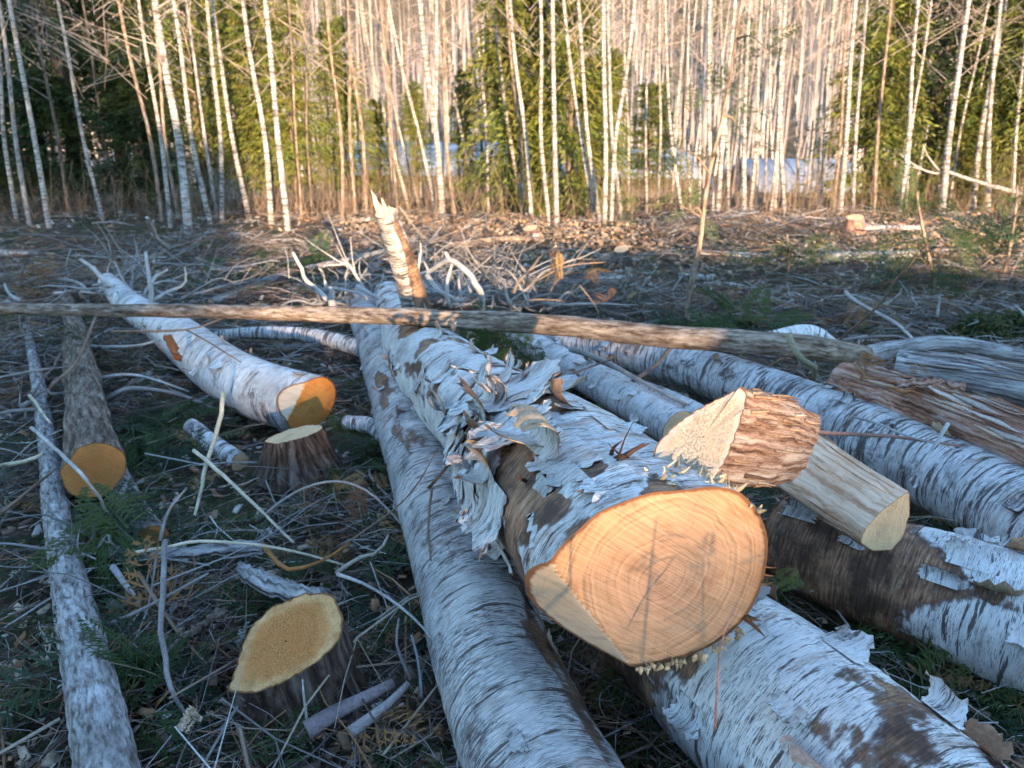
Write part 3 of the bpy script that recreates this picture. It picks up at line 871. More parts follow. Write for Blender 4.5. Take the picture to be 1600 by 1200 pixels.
# ------------------------------------------------------------------ stumps, wedge and split piece (lofted from ring to ring)
def resample(P, n, jit=0.0, seed=0):
    P = np.asarray(P, float)
    Q = np.vstack([P, P[:1]])
    d = np.concatenate([[0], np.cumsum(np.linalg.norm(np.diff(Q, axis=0), axis=1))])
    s = np.linspace(0, d[-1], n, endpoint=False)
    out = np.stack([np.interp(s, d, Q[:, k]) for k in range(3)], -1)
    for _ in range(2):
        out = 0.25 * np.roll(out, 1, 0) + 0.5 * out + 0.25 * np.roll(out, -1, 0)
    if jit: out = out + np.random.default_rng(seed).normal(0, jit, (n, 3))
    return out


def loft(root, A, B, side_mat, cap_mat, rows=26, rough=0.01, flare=None, bulge=0.0, seed=0, side='bark', cap='cut_face', back_mat=None, along=None, crisp=False):
    """A: ring of the sawn face, B: ring at the other end"""
    n = len(A)
    t = np.linspace(0, 1, rows)[:, None, None]
    tt = t if flare is None else t ** flare
    V = A[None] * (1 - tt) + B[None] * tt
    V[..., 2] = (A[None] * (1 - t) + B[None] * t)[..., 2] if flare else V[..., 2]
    cen = V.mean(1, keepdims=True)
    out = V - cen
    ol = np.linalg.norm(out, axis=2, keepdims=True)
    ax = B.mean(0) - A.mean(0); al = np.linalg.norm(ax)
    ang = np.linspace(0, 2 * math.pi, n, endpoint=False)
    rm = ol.mean()
    rest = np.stack([np.broadcast_to(rm * np.cos(ang), V.shape[:2]), np.broadcast_to(rm * np.sin(ang), V.shape[:2]), np.broadcast_to((t * al)[..., 0], V.shape[:2]) + seed], -1)
    if rough:
        q = 0.8 * fbm(np.concatenate([rest[..., :2] * 95, rest[..., 2:] * 9], -1), 3) + 0.7 * fbm(rest * 17 + 3, 2)
        V = V + out / ol * (rough * q[..., None] + bulge * np.sin(math.pi * t)) * np.minimum(1, t * 8)
    me = new_mesh(side, V.reshape(-1, 3), grid_faces(rows, n, True), {'rest': rest.reshape(-1, 3), 'zone': np.zeros(rows * n)}, smooth=not crisp)
    obj(side, me, side_mat, root)
    for ring, mat, nm, flip in ((V[0], cap_mat, cap, False), (V[-1], back_mat, 'back_face', True)):
        if mat is None: continue
        c = ring.mean(0)
        nr = 14
        k = np.concatenate([[1, 0.97, 0.94], np.linspace(0.9, 0.02, nr - 3)])[:, None, None]
        W = c + (ring - c)[None] * k
        # face plane axes
        e1 = ring[n // 4] - c; e1 /= np.linalg.norm(e1)
        nv = np.cross(ring[0] - c, e1); nv /= np.linalg.norm(nv)
        e2 = np.cross(nv, e1)
        rs = np.stack([(W - c) @ e1, (W - c) @ e2, np.broadcast_to(k[..., 0], W.shape[:2])], -1)
        W = W + nv * (0.0025 * fbm(rs * np.array([55, 55, 0]) + seed, 3))[..., None] * np.minimum(1, (1 - k) * 6)
        f = grid_faces(nr, n, True)
        me = new_mesh(nm, W.reshape(-1, 3), f if flip else f[:, ::-1], {'rest': rs.reshape(-1, 3)}, smooth=False)
        obj(nm, me, mat, root)
    return V


def fix_ring(A, ref):
    """order a ring so that its normal points along ref"""
    c = A.mean(0)
    nrm = np.cross(A - c, np.roll(A, -1, 0) - c).sum(0)
    return A if nrm @ np.array(ref) > 0 else A[::-1]


def loft_fibres(root, V, n, seed, cols, sc=1.0):
    """torn strips lying along the sides of a lofted piece"""
    r = np.random.default_rng(seed)
    rows, ncol = V.shape[:2]
    cen = V.mean(1)
    for k in range(n):
        j, i0, ln = int(r.integers(ncol)), int(r.integers(1, rows - 8)), int(r.integers(4, 14))
        i1 = min(rows - 1, i0 + ln)
        idx = np.linspace(i0, i1, 5).astype(int)
        P = V[idx, j]
        out = P - cen[idx]; out /= np.linalg.norm(out, axis=1)[:, None]
        P = P + out * (0.002 + 0.012 * sc * r.random() * np.linspace(0, 1, 5)[:, None] ** 2)
        w = r.uniform(0.0015, 0.005) * sc
        v, f, c, rs = stick_mesh('fibre', P, [w, w, w * 0.8, w * 0.6, w * 0.15], np.array(cols[r.integers(len(cols))]) * r.uniform(0.6, 1.2), 4, k, 0.2, 6)
        obj('fibre', new_mesh('fibre', v, f, {'col': c, 'rest': rs}), M['debris'], root)


# front stump, sloping sawdusty top
pt = at_z(450, 1000, 0.20)
nrm = np.array([-0.42, -0.42, 0.80]); nrm /= np.linalg.norm(nrm)
A = np.array([on_plane(x, y, pt, nrm) for x, y in [(354, 1082), (372, 1030), (388, 985), (420, 950), (478, 926), (520, 928), (537, 962), (532, 1000), (500, 1032), (445, 1066), (395, 1084)]])
A = fix_ring(resample(A, 96, 0.0012, 3), nrm)
c0 = A.mean(0)
Bc = np.array([c0[0] + 0.03, c0[1] + 0.03, -0.03])
B = Bc + (A - c0) * 1.28; B[:, 2] = -0.05
s2r = empty('tree_stump', (Bc[0], Bc[1], 0))
tag(s2r, 'front stump with sloping orange sawdusty top at lower left', 'stump')
loft(s2r, A, B, M['bark_stump'], M['end_stump'], rough=0.016, flare=1.3, seed=1)

# second stump with pale top
pt = at_z(458, 680, 0.27)
nrm = np.array([-0.30, -0.10, 0.95]); nrm /= np.linalg.norm(nrm)
A = np.array([on_plane(x, y, pt, nrm) for x, y in [(411, 690), (425, 681), (450, 671), (480, 664), (502, 664), (505, 669), (490, 678), (465, 686), (432, 694)]])
A = fix_ring(resample(A, 72, 0.001, 4), nrm)
B = np.array([at_z(470 + 76 * math.cos(a), 746 - 28 * math.sin(a), 0.04) for a in np.linspace(0, 2 * math.pi, 72, endpoint=False)])
B = fix_ring(B, (0, 0, 1))
kk = np.argmin(np.linalg.norm(B - A[0] - (B.mean(0) - A.mean(0)), axis=1)); B = np.roll(B, -kk, 0)
s1r = empty('tree_stump', (B[:, 0].mean(), B[:, 1].mean(), 0))
tag(s1r, 'dark fluted stump with pale top in front of the orange log end', 'stump')
loft(s1r, A, B, M['bark_stump'], M['end_split'], rough=0.012, flare=1.1, seed=2)

# far stumps
def far_stump(label, x, y, w, h, lit=False):
    b = at_z(x, y, 0.0)
    n = 24
    an = np.linspace(0, 2 * math.pi, n, endpoint=False)
    A = np.stack([b[0] + 0.8 * w * np.cos(an), b[1] + 0.8 * w * np.sin(an), np.full(n, h) + 0.03 * np.cos(an - 1)], -1)
    B = np.stack([b[0] + 1.35 * w * np.cos(an) * (1 + 0.15 * np.cos(3 * an)), b[1] + 1.35 * w * np.sin(an), np.full(n, -0.05)], -1)
    r = empty('tree_stump', (b[0], b[1], 0))
    tag(r, label, 'stump')
    loft(r, A, B, M['bark_cedar' if lit else 'bark_stump'], M['end_pale'], rows=10, rough=0.012, flare=1.3, seed=x)  # lit: brighter red bark puts the sunlight into the stump's colour


far_stump('small far stump mid clearing, left of the dead cedar stem', 970, 412, 0.10, 0.16)
far_stump('sunlit reddish stump at the forest edge on the right', 1332, 368, 0.14, 0.24, True)
far_stump('low stump at the forest edge right of the leaning snag', 828, 372, 0.12, 0.13)

# cedar wedge with rough sawn face lying on the big log
nrm = np.array([-0.46, -0.80, 0.38]); nrm /= np.linalg.norm(nrm)
pt = at_z(1092, 690, 0.86)
A = np.array([on_plane(x, y, pt, nrm) for x, y in [(1018, 716), (1028, 692), (1050, 668), (1085, 642), (1130, 620), (1158, 603), (1169, 612), (1163, 640), (1150, 680), (1132, 725), (1112, 752), (1096, 757), (1060, 742)]])
A = fix_ring(resample(A, 96, 0.0012, 9), nrm)
far_c = at_z(1190, 722, 0.80) + np.array([0.10, 0.12, -0.02])
B = far_c + (A - A.mean(0)) * np.array([0.85, 0.85, 0.72])
wr = empty('cedar_chunk', (A[:, 0].mean(), A[:, 1].mean(), A[:, 2].min()))
tag(wr, 'wedge of red cedar with pointed sawn face resting on the peeling log', 'log')
WV = loft(wr, A, B, M['bark_wedge'], M['end_dust'], rows=44, rough=0.009, bulge=0.012, seed=5, back_mat=M['end_brown'])
loft_fibres(wr, WV, 90, 1, [(0.46, 0.27, 0.18), (0.58, 0.40, 0.29), (0.26, 0.13, 0.08), (0.48, 0.27, 0.16)])

# split pale piece
nrm = np.array([0.35, -0.90, 0.12]); nrm /= np.linalg.norm(nrm)
pt = at_z(1382, 815, 0.47)
A = np.array([on_plane(x, y, pt, nrm) for x, y in [(1343, 848), (1350, 828), (1378, 797), (1421, 766), (1422, 800), (1412, 838), (1394, 860), (1362, 861)]])
A = fix_ring(resample(A, 72, 0.0006, 11), nrm)
far_c = at_z(1205, 700, 0.50)
B = far_c + (A - A.mean(0)) * 1.1
spr = empty('split_log', (A[:, 0].mean(), A[:, 1].mean(), A[:, 2].min()))
tag(spr, 'pale split log without bark, flat side up, right of the cedar wedge', 'log')
SV = loft(spr, A, B, M['wood_split'], M['end_split'], rows=30, rough=0.003, crisp=True, seed=6, side='split_wood', back_mat=M['end_split'])
loft_fibres(spr, SV, 40, 2, [(0.70, 0.54, 0.40), (0.60, 0.40, 0.26), (0.40, 0.22, 0.13)], 0.6)

# ------------------------------------------------------------------ leaning broken snag
b = at_z(652, 492, 0.30); b = at_y(655, 500, 4.55)
t_ = at_y(603, 332, 4.25)
b = b + (b - t_) * 0.35
snag, SL = make_log('broken_snag', 'leaning broken birch snag with splintered top sticking up behind the pole', 'snag', [b, 0.5 * (b + t_) + np.array([0.01, 0, 0]), t_],
                    [0.088, 0.078, 0.058], M['birch_far'], None, M['wood_split'], nseg=28, step=0.03, seed=23, lobes=0.08,
                    zone=lambda th, s: 0.42 + 0.8 * fbm(np.stack([np.cos(th), np.sin(th), s * 3], -1), 3))
for k, (a, w, h) in enumerate([(-0.03, 0.022, 0.10), (0.0, 0.024, 0.05), (0.028, 0.02, 0.0), (-0.015, 0.018, 0.03), (0.012, 0.02, 0.02)]):
    p = SL.map(np.array(a), np.array(0.012 * (k % 3 - 1)), np.array(SL.len - 0.06))
    q = SL.map(np.array(a * 1.1), np.array(0.01 * (k % 3 - 1)), np.array(SL.len + 0.04 + h))
    v, f, c, rs = stick_mesh('splinter', [p, 0.5 * (p + q), q], [w, w * 0.8, 0.002], (0.66, 0.54, 0.38), 5, k, 0.2, 6)
    obj('splinter', new_mesh('splinter', v, f, {'col': c, 'rest': rs}), M['debris'], snag)

# ------------------------------------------------------------------ single branches and sticks one can pick out
WHT, GRY, BRN, PEEL, ORG, PUR, DRK = (0.48, 0.44, 0.42), (0.29, 0.25, 0.24), (0.26, 0.17, 0.12), (0.66, 0.55, 0.40), (0.40, 0.17, 0.06), (0.27, 0.21, 0.22), (0.12, 0.085, 0.07)
BR = [
    # label, [ (path px,py,z , width px at start) ...], colour ; several sub-paths make forks
    ('upright pale peeled stick leaning left of the fluted stump', [[(352, 614, 0.42), (327, 710, 0.22), (301, 805, 0.08)]], 9, PEEL),
    ('pale peeled stick slanting down right below the fluted stump', [[(303, 704, 0.22), (355, 748, 0.2), (400, 790, 0.16), (458, 848, 0.1)]], 8, PEEL),
    ('white stick crossing the lobed brown log end', [[(48, 668, 0.30), (95, 708, 0.42), (130, 745, 0.40), (152, 772, 0.34), (168, 803, 0.2)]], 7, WHT),
    ('short pale broken stick poking in from the left edge', [[(-30, 732, 0.12), (30, 722, 0.16), (66, 709, 0.2)]], 9, PEEL),
    ('brown stick rising to the right across the slim grey pole', [[(-20, 818, 0.05), (40, 772, 0.14), (86, 733, 0.24)]], 7, BRN),
    ('short pale stick lying against the slim grey pole', [[(46, 618, 0.22), (80, 662, 0.2)]], 6, PEEL),
    ('thin stick reaching in from the left edge above the conifer log', [[(-20, 595, 0.2), (50, 580, 0.28), (108, 572, 0.3)]], 5, GRY),
    ('twisted brown branch standing beside the conifer log', [[(74, 625, 0.14), (84, 600, 0.26), (112, 575, 0.32), (130, 545, 0.40), (148, 495, 0.52)]], 7, BRN),
    ('grey curved branch between the conifer log and the orange-ended log', [[(163, 624, 0.16), (205, 607, 0.20), (275, 615, 0.16), (345, 642, 0.08)]], 9, GRY),
    ('long whitish branch above the grey curved branch', [[(150, 591, 0.2), (203, 585, 0.24), (250, 596, 0.2), (295, 612, 0.12)]], 6, WHT),
    ('white branch lying across just before the curved birch', [[(118, 541, 0.16), (205, 541, 0.2), (262, 527, 0.2)]], 6, WHT),
    ('brown forked stick over the orange-ended birch', [[(175, 518, 0.42), (290, 515, 0.44), (352, 496, 0.46)], [(290, 515, 0.44), (330, 537, 0.40), (376, 566, 0.34)]], 5, BRN),
    ('long white split strip lying across the slash above the front stump', [[(205, 864, 0.14), (260, 855, 0.2), (310, 846, 0.24), (400, 851, 0.24), (470, 864, 0.2), (545, 885, 0.12)]], 7, (0.72, 0.60, 0.45)),
    ('upright pale grey branch left of the front stump', [[(258, 845, 0.26), (253, 900, 0.22), (254, 970, 0.17), (258, 1045, 0.12), (270, 1085, 0.09), (288, 1115, 0.06)]], 11, GRY),
    ('grey branch forking up right from the upright branch', [[(250, 845, 0.22), (262, 800, 0.3), (292, 762, 0.36)], [(246, 870, 0.2), (230, 950, 0.12), (205, 1010, 0.05)]], 7, GRY),
    ('dark grey stick rising to the right behind the upright branch', [[(165, 978, 0.08), (230, 948, 0.14), (325, 896, 0.22)]], 8, GRY),
    ('pale grey stick lying slantwise in the slash, right of the slim pole', [[(178, 886, 0.12), (205, 920, 0.1), (236, 972, 0.06)]], 12, (0.38, 0.36, 0.36)),
    ('thin branch running down right to the front stump', [[(215, 895, 0.16), (260, 965, 0.12), (325, 1040, 0.06)]], 8, BRN),
    ('stout purple-grey limb at the bottom edge right of the front stump', [[(480, 1142, 0.10), (545, 1102, 0.12), (612, 1066, 0.13)]], 30, PUR),
    ('pale splintered limb at the bottom edge beside the purple-grey limb', [[(545, 1146, 0.08), (600, 1105, 0.11), (638, 1068, 0.13)]], 22, (0.44, 0.38, 0.37)),
    ('orange bark strip bent in a shallow V above the front stump', [[(412, 852, 0.22), (432, 878, 0.2), (452, 890, 0.2), (500, 878, 0.22), (546, 849, 0.26)]], 9, ORG),
    ('whitish branch sloping down right from the front stump to the dashed log', [[(527, 897, 0.24), (575, 915, 0.24), (622, 945, 0.22), (655, 975, 0.2), (676, 1002, 0.18)]], 7, WHT),
    ('pale stick rising right behind the front stump', [[(525, 896, 0.2), (560, 872, 0.22), (592, 862, 0.24), (608, 836, 0.26)]], 8, (0.42, 0.35, 0.29)),
    ('thin brown twig standing against the dashed log', [[(674, 762, 0.38), (669, 820, 0.36), (673, 876, 0.32)]], 6, BRN),
    ('dark bent twig lying up the side of the peeling log', [[(672, 762, 0.40), (700, 728, 0.5), (712, 700, 0.58), (748, 652, 0.68), (800, 628, 0.72)]], 7, DRK),
    ('arched thin branch between the fluted stump and the dashed log', [[(400, 815, 0.06), (460, 770, 0.2), (520, 752, 0.26), (570, 765, 0.26), (610, 800, 0.2), (640, 835, 0.12)]], 5, (0.40, 0.35, 0.33)),
    ('long thin twig rising toward the peeling log from the left slash', [[(540, 850, 0.1), (610, 800, 0.22), (650, 760, 0.32), (685, 700, 0.46)]], 4, BRN),
    ('reddish-brown stick lying on the ringed birch at right', [[(1222, 668, 0.46), (1300, 677, 0.44), (1400, 683, 0.42), (1500, 697, 0.40)]], 9, (0.36, 0.20, 0.16)),
    ('thin white stick touching the reddish-brown stick', [[(1333, 651, 0.46), (1370, 661, 0.46), (1420, 682, 0.44), (1495, 702, 0.42)]], 5, WHT),
    ('short white stick slanting over the ringed birch', [[(1482, 663, 0.52), (1440, 722, 0.45), (1418, 748, 0.40)]], 7, WHT),
    ('mossy broken stub standing before the red cedar slab', [[(1232, 522, 0.52), (1250, 560, 0.42), (1272, 575, 0.36), (1272, 595, 0.28)]], 14, (0.30, 0.26, 0.17)),
    ('white curved branch pointing up left above the bent grey log', [[(1322, 456, 0.30), (1340, 472, 0.28), (1392, 500, 0.24), (1412, 515, 0.2), (1433, 538, 0.2)]], 7, WHT),
    ('long dark thin pole slanting up right above the bent limb', [[(1295, 545, 0.2), (1360, 490, 0.5), (1400, 440, 0.75), (1436, 395, 1.0)]], 5, BRN),
    ('grey branch with side twig lying before the mossy hummocks', [[(1290, 533, 0.14), (1350, 527, 0.2), (1400, 525, 0.22), (1425, 532, 0.2)], [(1415, 515, 0.25), (1425, 500, 0.3), (1408, 494, 0.34)]], 5, GRY),
    ('silver split rail lying between the thin log and the ringed birch', [[(893, 546, 0.30), (945, 564, 0.30), (1000, 595, 0.28), (1068, 630, 0.27)]], 13, (0.40, 0.36, 0.33)),
    ('long dark twig crossing the clean white birch', [[(800, 655, 0.30), (850, 605, 0.36), (900, 582, 0.36), (960, 560, 0.34)]], 5, DRK),
    ('dark branch hugging the middle of the ringed birch', [[(985, 598, 0.22), (1025, 570, 0.33), (1050, 543, 0.40), (1090, 527, 0.44), (1140, 524, 0.44)]], 8, (0.18, 0.15, 0.14)),
    ('grey stick crossing the clean white birch near its cut end', [[(880, 612, 0.30), (930, 650, 0.30), (975, 685, 0.26)]], 8, GRY),
    ('thick white limb arching in the tangle behind the snag', [[(752, 482, 0.3), (748, 452, 0.46), (730, 425, 0.56), (704, 406, 0.62), (668, 425, 0.5), (640, 430, 0.44)], [(704, 406, 0.62), (697, 393, 0.68)]], 13, WHT),
    ('white limb looping low in the tangle behind the snag', [[(668, 430, 0.5), (684, 452, 0.42), (702, 462, 0.38), (718, 470, 0.34), (735, 458, 0.4), (728, 435, 0.5)]], 10, WHT),
    ('upright white limb inside the tangle behind the snag', [[(702, 480, 0.3), (700, 455, 0.42), (705, 410, 0.6)], [(720, 470, 0.3), (718, 440, 0.44), (716, 415, 0.54)]], 9, WHT),
    ('pale limb curving down the left side of the tangle', [[(655, 395, 0.66), (655, 425, 0.54), (655, 455, 0.42), (672, 480, 0.3)]], 6, (0.48, 0.45, 0.43)),
    ('low white branch left of the leaning snag', [[(560, 448, 0.32), (590, 465, 0.28), (606, 472, 0.28), (625, 468, 0.3)], [(520, 450, 0.3), (560, 458, 0.3), (575, 470, 0.24)]], 9, WHT),
    ('forked whitish branch pointing up left of the snag', [[(512, 470, 0.24), (495, 452, 0.32), (476, 437, 0.40), (470, 420, 0.48), (456, 396, 0.58)], [(508, 452, 0.3), (505, 430, 0.4), (500, 420, 0.48)]], 10, WHT),
    ('short white stub standing behind the pole left of the snag', [[(520, 486, 0.22), (520, 470, 0.3), (516, 448, 0.4)]], 15, WHT),
    ('antler-like white branch standing behind the left end of the pole', [[(236, 478, 0.26), (235, 445, 0.42), (231, 420, 0.52), (228, 393, 0.62)], [(235, 445, 0.42), (245, 430, 0.48), (262, 421, 0.52)], [(240, 470, 0.3), (262, 455, 0.36), (288, 444, 0.4), (288, 417, 0.52)]], 9, WHT),
    ('branched white tip of the curved birch at left', [[(172, 448, 0.3), (160, 434, 0.36), (143, 418, 0.42), (127, 404, 0.48)], [(168, 442, 0.3), (145, 446, 0.28)], [(158, 432, 0.36), (150, 415, 0.42)]], 9, WHT),
    ('thin whitish branch at far left behind the pole', [[(30, 470, 0.26), (14, 460, 0.3), (6, 444, 0.36)]], 6, WHT),
    ('low white branch left of the curved birch tip', [[(90, 436, 0.12), (118, 440, 0.14), (140, 455, 0.12)], [(85, 458, 0.1), (120, 455, 0.12)]], 6, WHT),
    ('white forked dead branch standing at the left forest edge', [[(262, 388, 0.1), (245, 372, 0.3), (238, 358, 0.45), (230, 340, 0.62)], [(240, 362, 0.4), (240, 345, 0.55)]], 8, (0.56, 0.50, 0.46)),
    ('long low grey branch left of the tangle', [[(300, 461, 0.1), (345, 448, 0.14), (402, 437, 0.14)]], 6, GRY),
    ('brown branch curving over to the hanging dead frond', [[(802, 458, 0.42), (812, 438, 0.5), (840, 408, 0.64), (868, 383, 0.78)]], 6, (0.36, 0.26, 0.19)),
    ('tangled brown twig with dead leaves right of the hanging frond', [[(800, 475, 0.4), (840, 468, 0.44), (880, 470, 0.42)], [(820, 450, 0.5), (850, 432, 0.6), (890, 415, 0.66), (945, 410, 0.66)], [(905, 445, 0.5), (925, 470, 0.4), (935, 490, 0.34)]], 4, (0.34, 0.22, 0.15)),
    ('thin white upright stick by the mossy hummocks', [[(1464, 495, 0.12), (1466, 478, 0.2), (1468, 463, 0.28)]], 5, WHT),
    ('crooked white stick at the right edge above the hummocks', [[(1605, 500, 0.2), (1597, 488, 0.26), (1586, 477, 0.32)]], 6, WHT),
    ('pale twig standing at the bottom edge before the front stump', [[(480, 1128, 0.1), (475, 1090, 0.17), (473, 1062, 0.22)]], 5, WHT),
    ('thin red-brown stem standing before the big cut end', [[(1118, 1140, 0.60), (1124, 1040, 0.66), (1128, 1000, 0.68), (1146, 950, 0.72)]], 4, (0.36, 0.17, 0.12)),
    ('curving grey twig standing in the slash left of the dashed log', [[(640, 1062, 0.1), (622, 1010, 0.18), (624, 965, 0.24)]], 7, GRY),
    ('second grey twig near the dashed log', [[(660, 1090, 0.08), (655, 1040, 0.14), (642, 992, 0.2)]], 7, (0.3, 0.29, 0.31)),
    ('narrow pale stalk right of the log under the cut end', [[(1408, 1098, 0.14), (1395, 1068, 0.18), (1380, 1045, 0.22)]], 5, (0.5, 0.42, 0.28)),
]
for k, (lab, paths, wpx, col) in enumerate(BR):
    parts = []
    for j, p in enumerate(paths):
        pts = px_path(p)
        dep = np.mean([np.linalg.norm(q - np.array([0, 0, EYE])) for q in pts])
        r0 = 0.82 * wpx / 2 * dep / F_PX * (1.0 if j == 0 else 0.7)
        parts.append(stick_mesh('branch', pts, list(np.linspace(r0, r0 * 0.55, len(pts))), np.array(col), 8, k * 3 + j, 0.14))
    V, fs, C, R = join_parts(parts)
    nm = 'twig' if wpx <= 5 else ('stick' if 'stick' in lab or 'strip' in lab else 'branch')
    o = empty(nm, V[np.argmin(V[:, 2])])
    o = obj(nm, new_mesh(nm, V, fs, {'col': C, 'rest': R}), M['debris'])
    bpy.data.objects.remove(bpy.data.objects[[x.name for x in COL.objects if x.type == 'EMPTY'][-1]]) if False else None
    tag(o, lab, nm)
for o in [x for x in list(COL.objects) if x.type == 'EMPTY' and 'label' not in x.keys()]:
    bpy.data.objects.remove(o)


# crown tops of the felled birches: tangles of bare limbs
def tangle(label, cx, cy, z, n, sx, sy, seed, col=WHT, wpx=7):
    r = np.random.default_rng(seed)
    base = at_z(cx, cy + sy, 0.05)
    root = empty('limb_heap', base)
    tag(root, label, 'branches')
    for k in range(n):
        a = at_z(cx + r.normal(0, sx * 0.6), cy + sy * r.uniform(0.2, 1.0), 0.06 + 0.1 * r.random())
        L_ = r.uniform(0.25, 0.75)
        d = np.array([r.normal(0, 0.7), r.normal(0, 0.5), r.uniform(0.05, 0.75)])
        d /= np.linalg.norm(d)
        m_ = a + d * L_ * 0.5 + r.normal(0, 0.035, 3)
        b_ = a + d * L_ + np.array([0, 0, -0.10 * r.random()]) + r.normal(0, 0.04, 3)
        b_[2] = np.clip(b_[2], 0.05, z); m_[2] = np.clip(m_[2], 0.05, z)
        rr_ = 0.8 * wpx / 2 * np.linalg.norm(a - np.array([0, 0, EYE])) / F_PX * r.uniform(0.35, 1.25)
        L_ *= np.clip(a[1] / 4.5, 0.5, 1.0)
        kp = [a, 0.5 * (a + m_) + r.normal(0, 0.02, 3), m_, 0.5 * (m_ + b_) + r.normal(0, 0.025, 3), b_]
        v, f, c, rs = stick_mesh('limb', kp, [rr_, rr_ * 0.9, rr_ * 0.7, rr_ * 0.5, rr_ * 0.25], np.array(col) * r.uniform(0.4, 1.05), 6, k, 0.12, 18)
        lm = obj('limb', new_mesh('limb', v, f, {'col': c, 'rest': rs}), M['debris'], root)
        for j in range(r.integers(1, 5)):
            u = r.uniform(0.3, 0.9)
            p = m_ * (1 - abs(2 * u - 1)) + (a if u < 0.5 else b_) * abs(2 * u - 1)
            e = p + (d + r.normal(0, 0.7, 3)) * L_ * 0.35
            e[2] = max(e[2], 0.04)
            v, f, c, rs = stick_mesh('side_twig', [p, 0.5 * (p + e) + r.normal(0, 0.015, 3), e], [rr_ * 0.45, rr_ * 0.3, rr_ * 0.12], np.array(col) * r.uniform(0.5, 1.0), 5, j, 0.1, 7)
            obj('side_twig', new_mesh('side_twig', v, f, {'col': c, 'rest': rs}), M['debris'], lm)


tangle('tangle of whitish limbs heaped right behind the leaning snag', 700, 455, 0.7, 40, 36, 22, 1)
tangle('low tangle of limbs behind the pole, right of the snag heap', 810, 470, 0.5, 26, 46, 18, 2, (0.42, 0.36, 0.32), 6)
tangle('tangle of white limbs behind the pole, left of the snag', 540, 465, 0.45, 16, 38, 14, 3)
tangle('tangle of white limbs round the tip of the curved birch', 215, 455, 0.5, 18, 50, 16, 4, WHT, 5)
tangle('grey limbs heaped at the left edge beside the conifer log', 40, 620, 0.30, 12, 40, 40, 5, (0.36, 0.31, 0.29), 6)
tangle('grey limbs heaped before the lobed brown log end', 120, 830, 0.2, 10, 60, 50, 6, (0.34, 0.31, 0.31), 5)

# torn bark slabs lying in the slash
def bark_slab(label, pts, w, thick, mat, seed=0):
    P = spline(np.array([at_z(*p) for p in pts]), 26)
    T = np.gradient(P, axis=0); T /= np.linalg.norm(T, axis=1)[:, None]
    side = np.cross(T, (0, 0, 1.0)); side /= np.linalg.norm(side, axis=1)[:, None]
    up = np.cross(side, T)
    nv = 9
    v = np.linspace(-1, 1, nv)
    rr = np.random.default_rng(seed)
    ww = w * (0.75 + 0.35 * fbm(np.stack([np.linspace(0, 4, 26), np.full(26, seed * 2.2), np.zeros(26)], -1), 2))
    top = P[:, None] + side[:, None] * (v[None, :] * ww[:, None])[..., None] + up[:, None] * (-(v[None, :] ** 2) * w * 0.5 + 0.006 * rr.normal(size=(26, nv)))[..., None]
    bot = top - up[:, None] * thick
    n = 26 * nv
    f = grid_faces(26, nv)
    rim = [[i * nv + j for i, j in e] for e in []]
    idx = np.arange(n).reshape(26, nv)
    loop = np.concatenate([idx[0], idx[1:, -1], idx[-1, ::-1][1:], idx[::-1, 0][1:-1]])
    q = np.stack([loop, np.roll(loop, -1), np.roll(loop, -1) + n, loop + n], -1)
    rest = np.stack([np.broadcast_to(v * w, (26, nv)), np.zeros((26, nv)), np.broadcast_to(np.linspace(0, 1, 26)[:, None] * np.linalg.norm(P[-1] - P[0]), (26, nv))], -1).reshape(-1, 3)
    me = new_mesh('bark_slab', np.vstack([top.reshape(-1, 3), bot.reshape(-1, 3)]), [np.vstack([f, f[:, ::-1] + n, q])], {'rest': np.tile(rest, (2, 1)) + seed}, smooth=False)
    tag(obj('bark_slab', me, mat), label, 'bark')


bark_slab('long purplish bark slab lying across the slash at left centre', [(140, 852, 0.10), (260, 858, 0.12), (410, 845, 0.14)], 0.032, 0.012, M['bark_silver'], 1)
bark_slab('frayed grey bark slab just behind the front stump', [(375, 880, 0.14), (430, 905, 0.16), (505, 925, 0.2)], 0.045, 0.014, M['bark_silver'], 2)
bark_slab('splintered bark strip pointing right at lower left', [(262, 1018, 0.1), (300, 985, 0.13), (352, 948, 0.16)], 0.02, 0.012, M['bark_brown'], 3)
bark_slab('orange torn bark sheet hanging under the peeling log', [(752, 800, 0.36), (752, 835, 0.30), (758, 868, 0.24)], 0.05, 0.006, M['bark_cedar'], 4)
bark_slab('reddish bark strip on top of the cedar slab', [(1400, 597, 0.50), (1460, 592, 0.52), (1510, 603, 0.51)], 0.025, 0.01, M['bark_cedar'], 5)
bark_slab('white wood chip at the bottom edge left of the front stump', [(278, 1140, 0.12), (290, 1118, 0.14), (302, 1106, 0.15)], 0.022, 0.014, M['wood_split'], 6)
bark_slab('yellow-brown bark strip standing on the orange-ended birch', [(262, 522, 0.46), (275, 545, 0.40), (284, 562, 0.34)], 0.028, 0.006, M['end_brown'], 7)


# ------------------------------------------------------------------ cedar fronds
GREENS = [(0.045, 0.075, 0.022), (0.06, 0.095, 0.03), (0.035, 0.06, 0.03), (0.085, 0.11, 0.03), (0.05, 0.08, 0.045)]
DEAD = [(0.36, 0.18, 0.07), (0.28, 0.15, 0.07), (0.40, 0.25, 0.10), (0.24, 0.12, 0.07)]


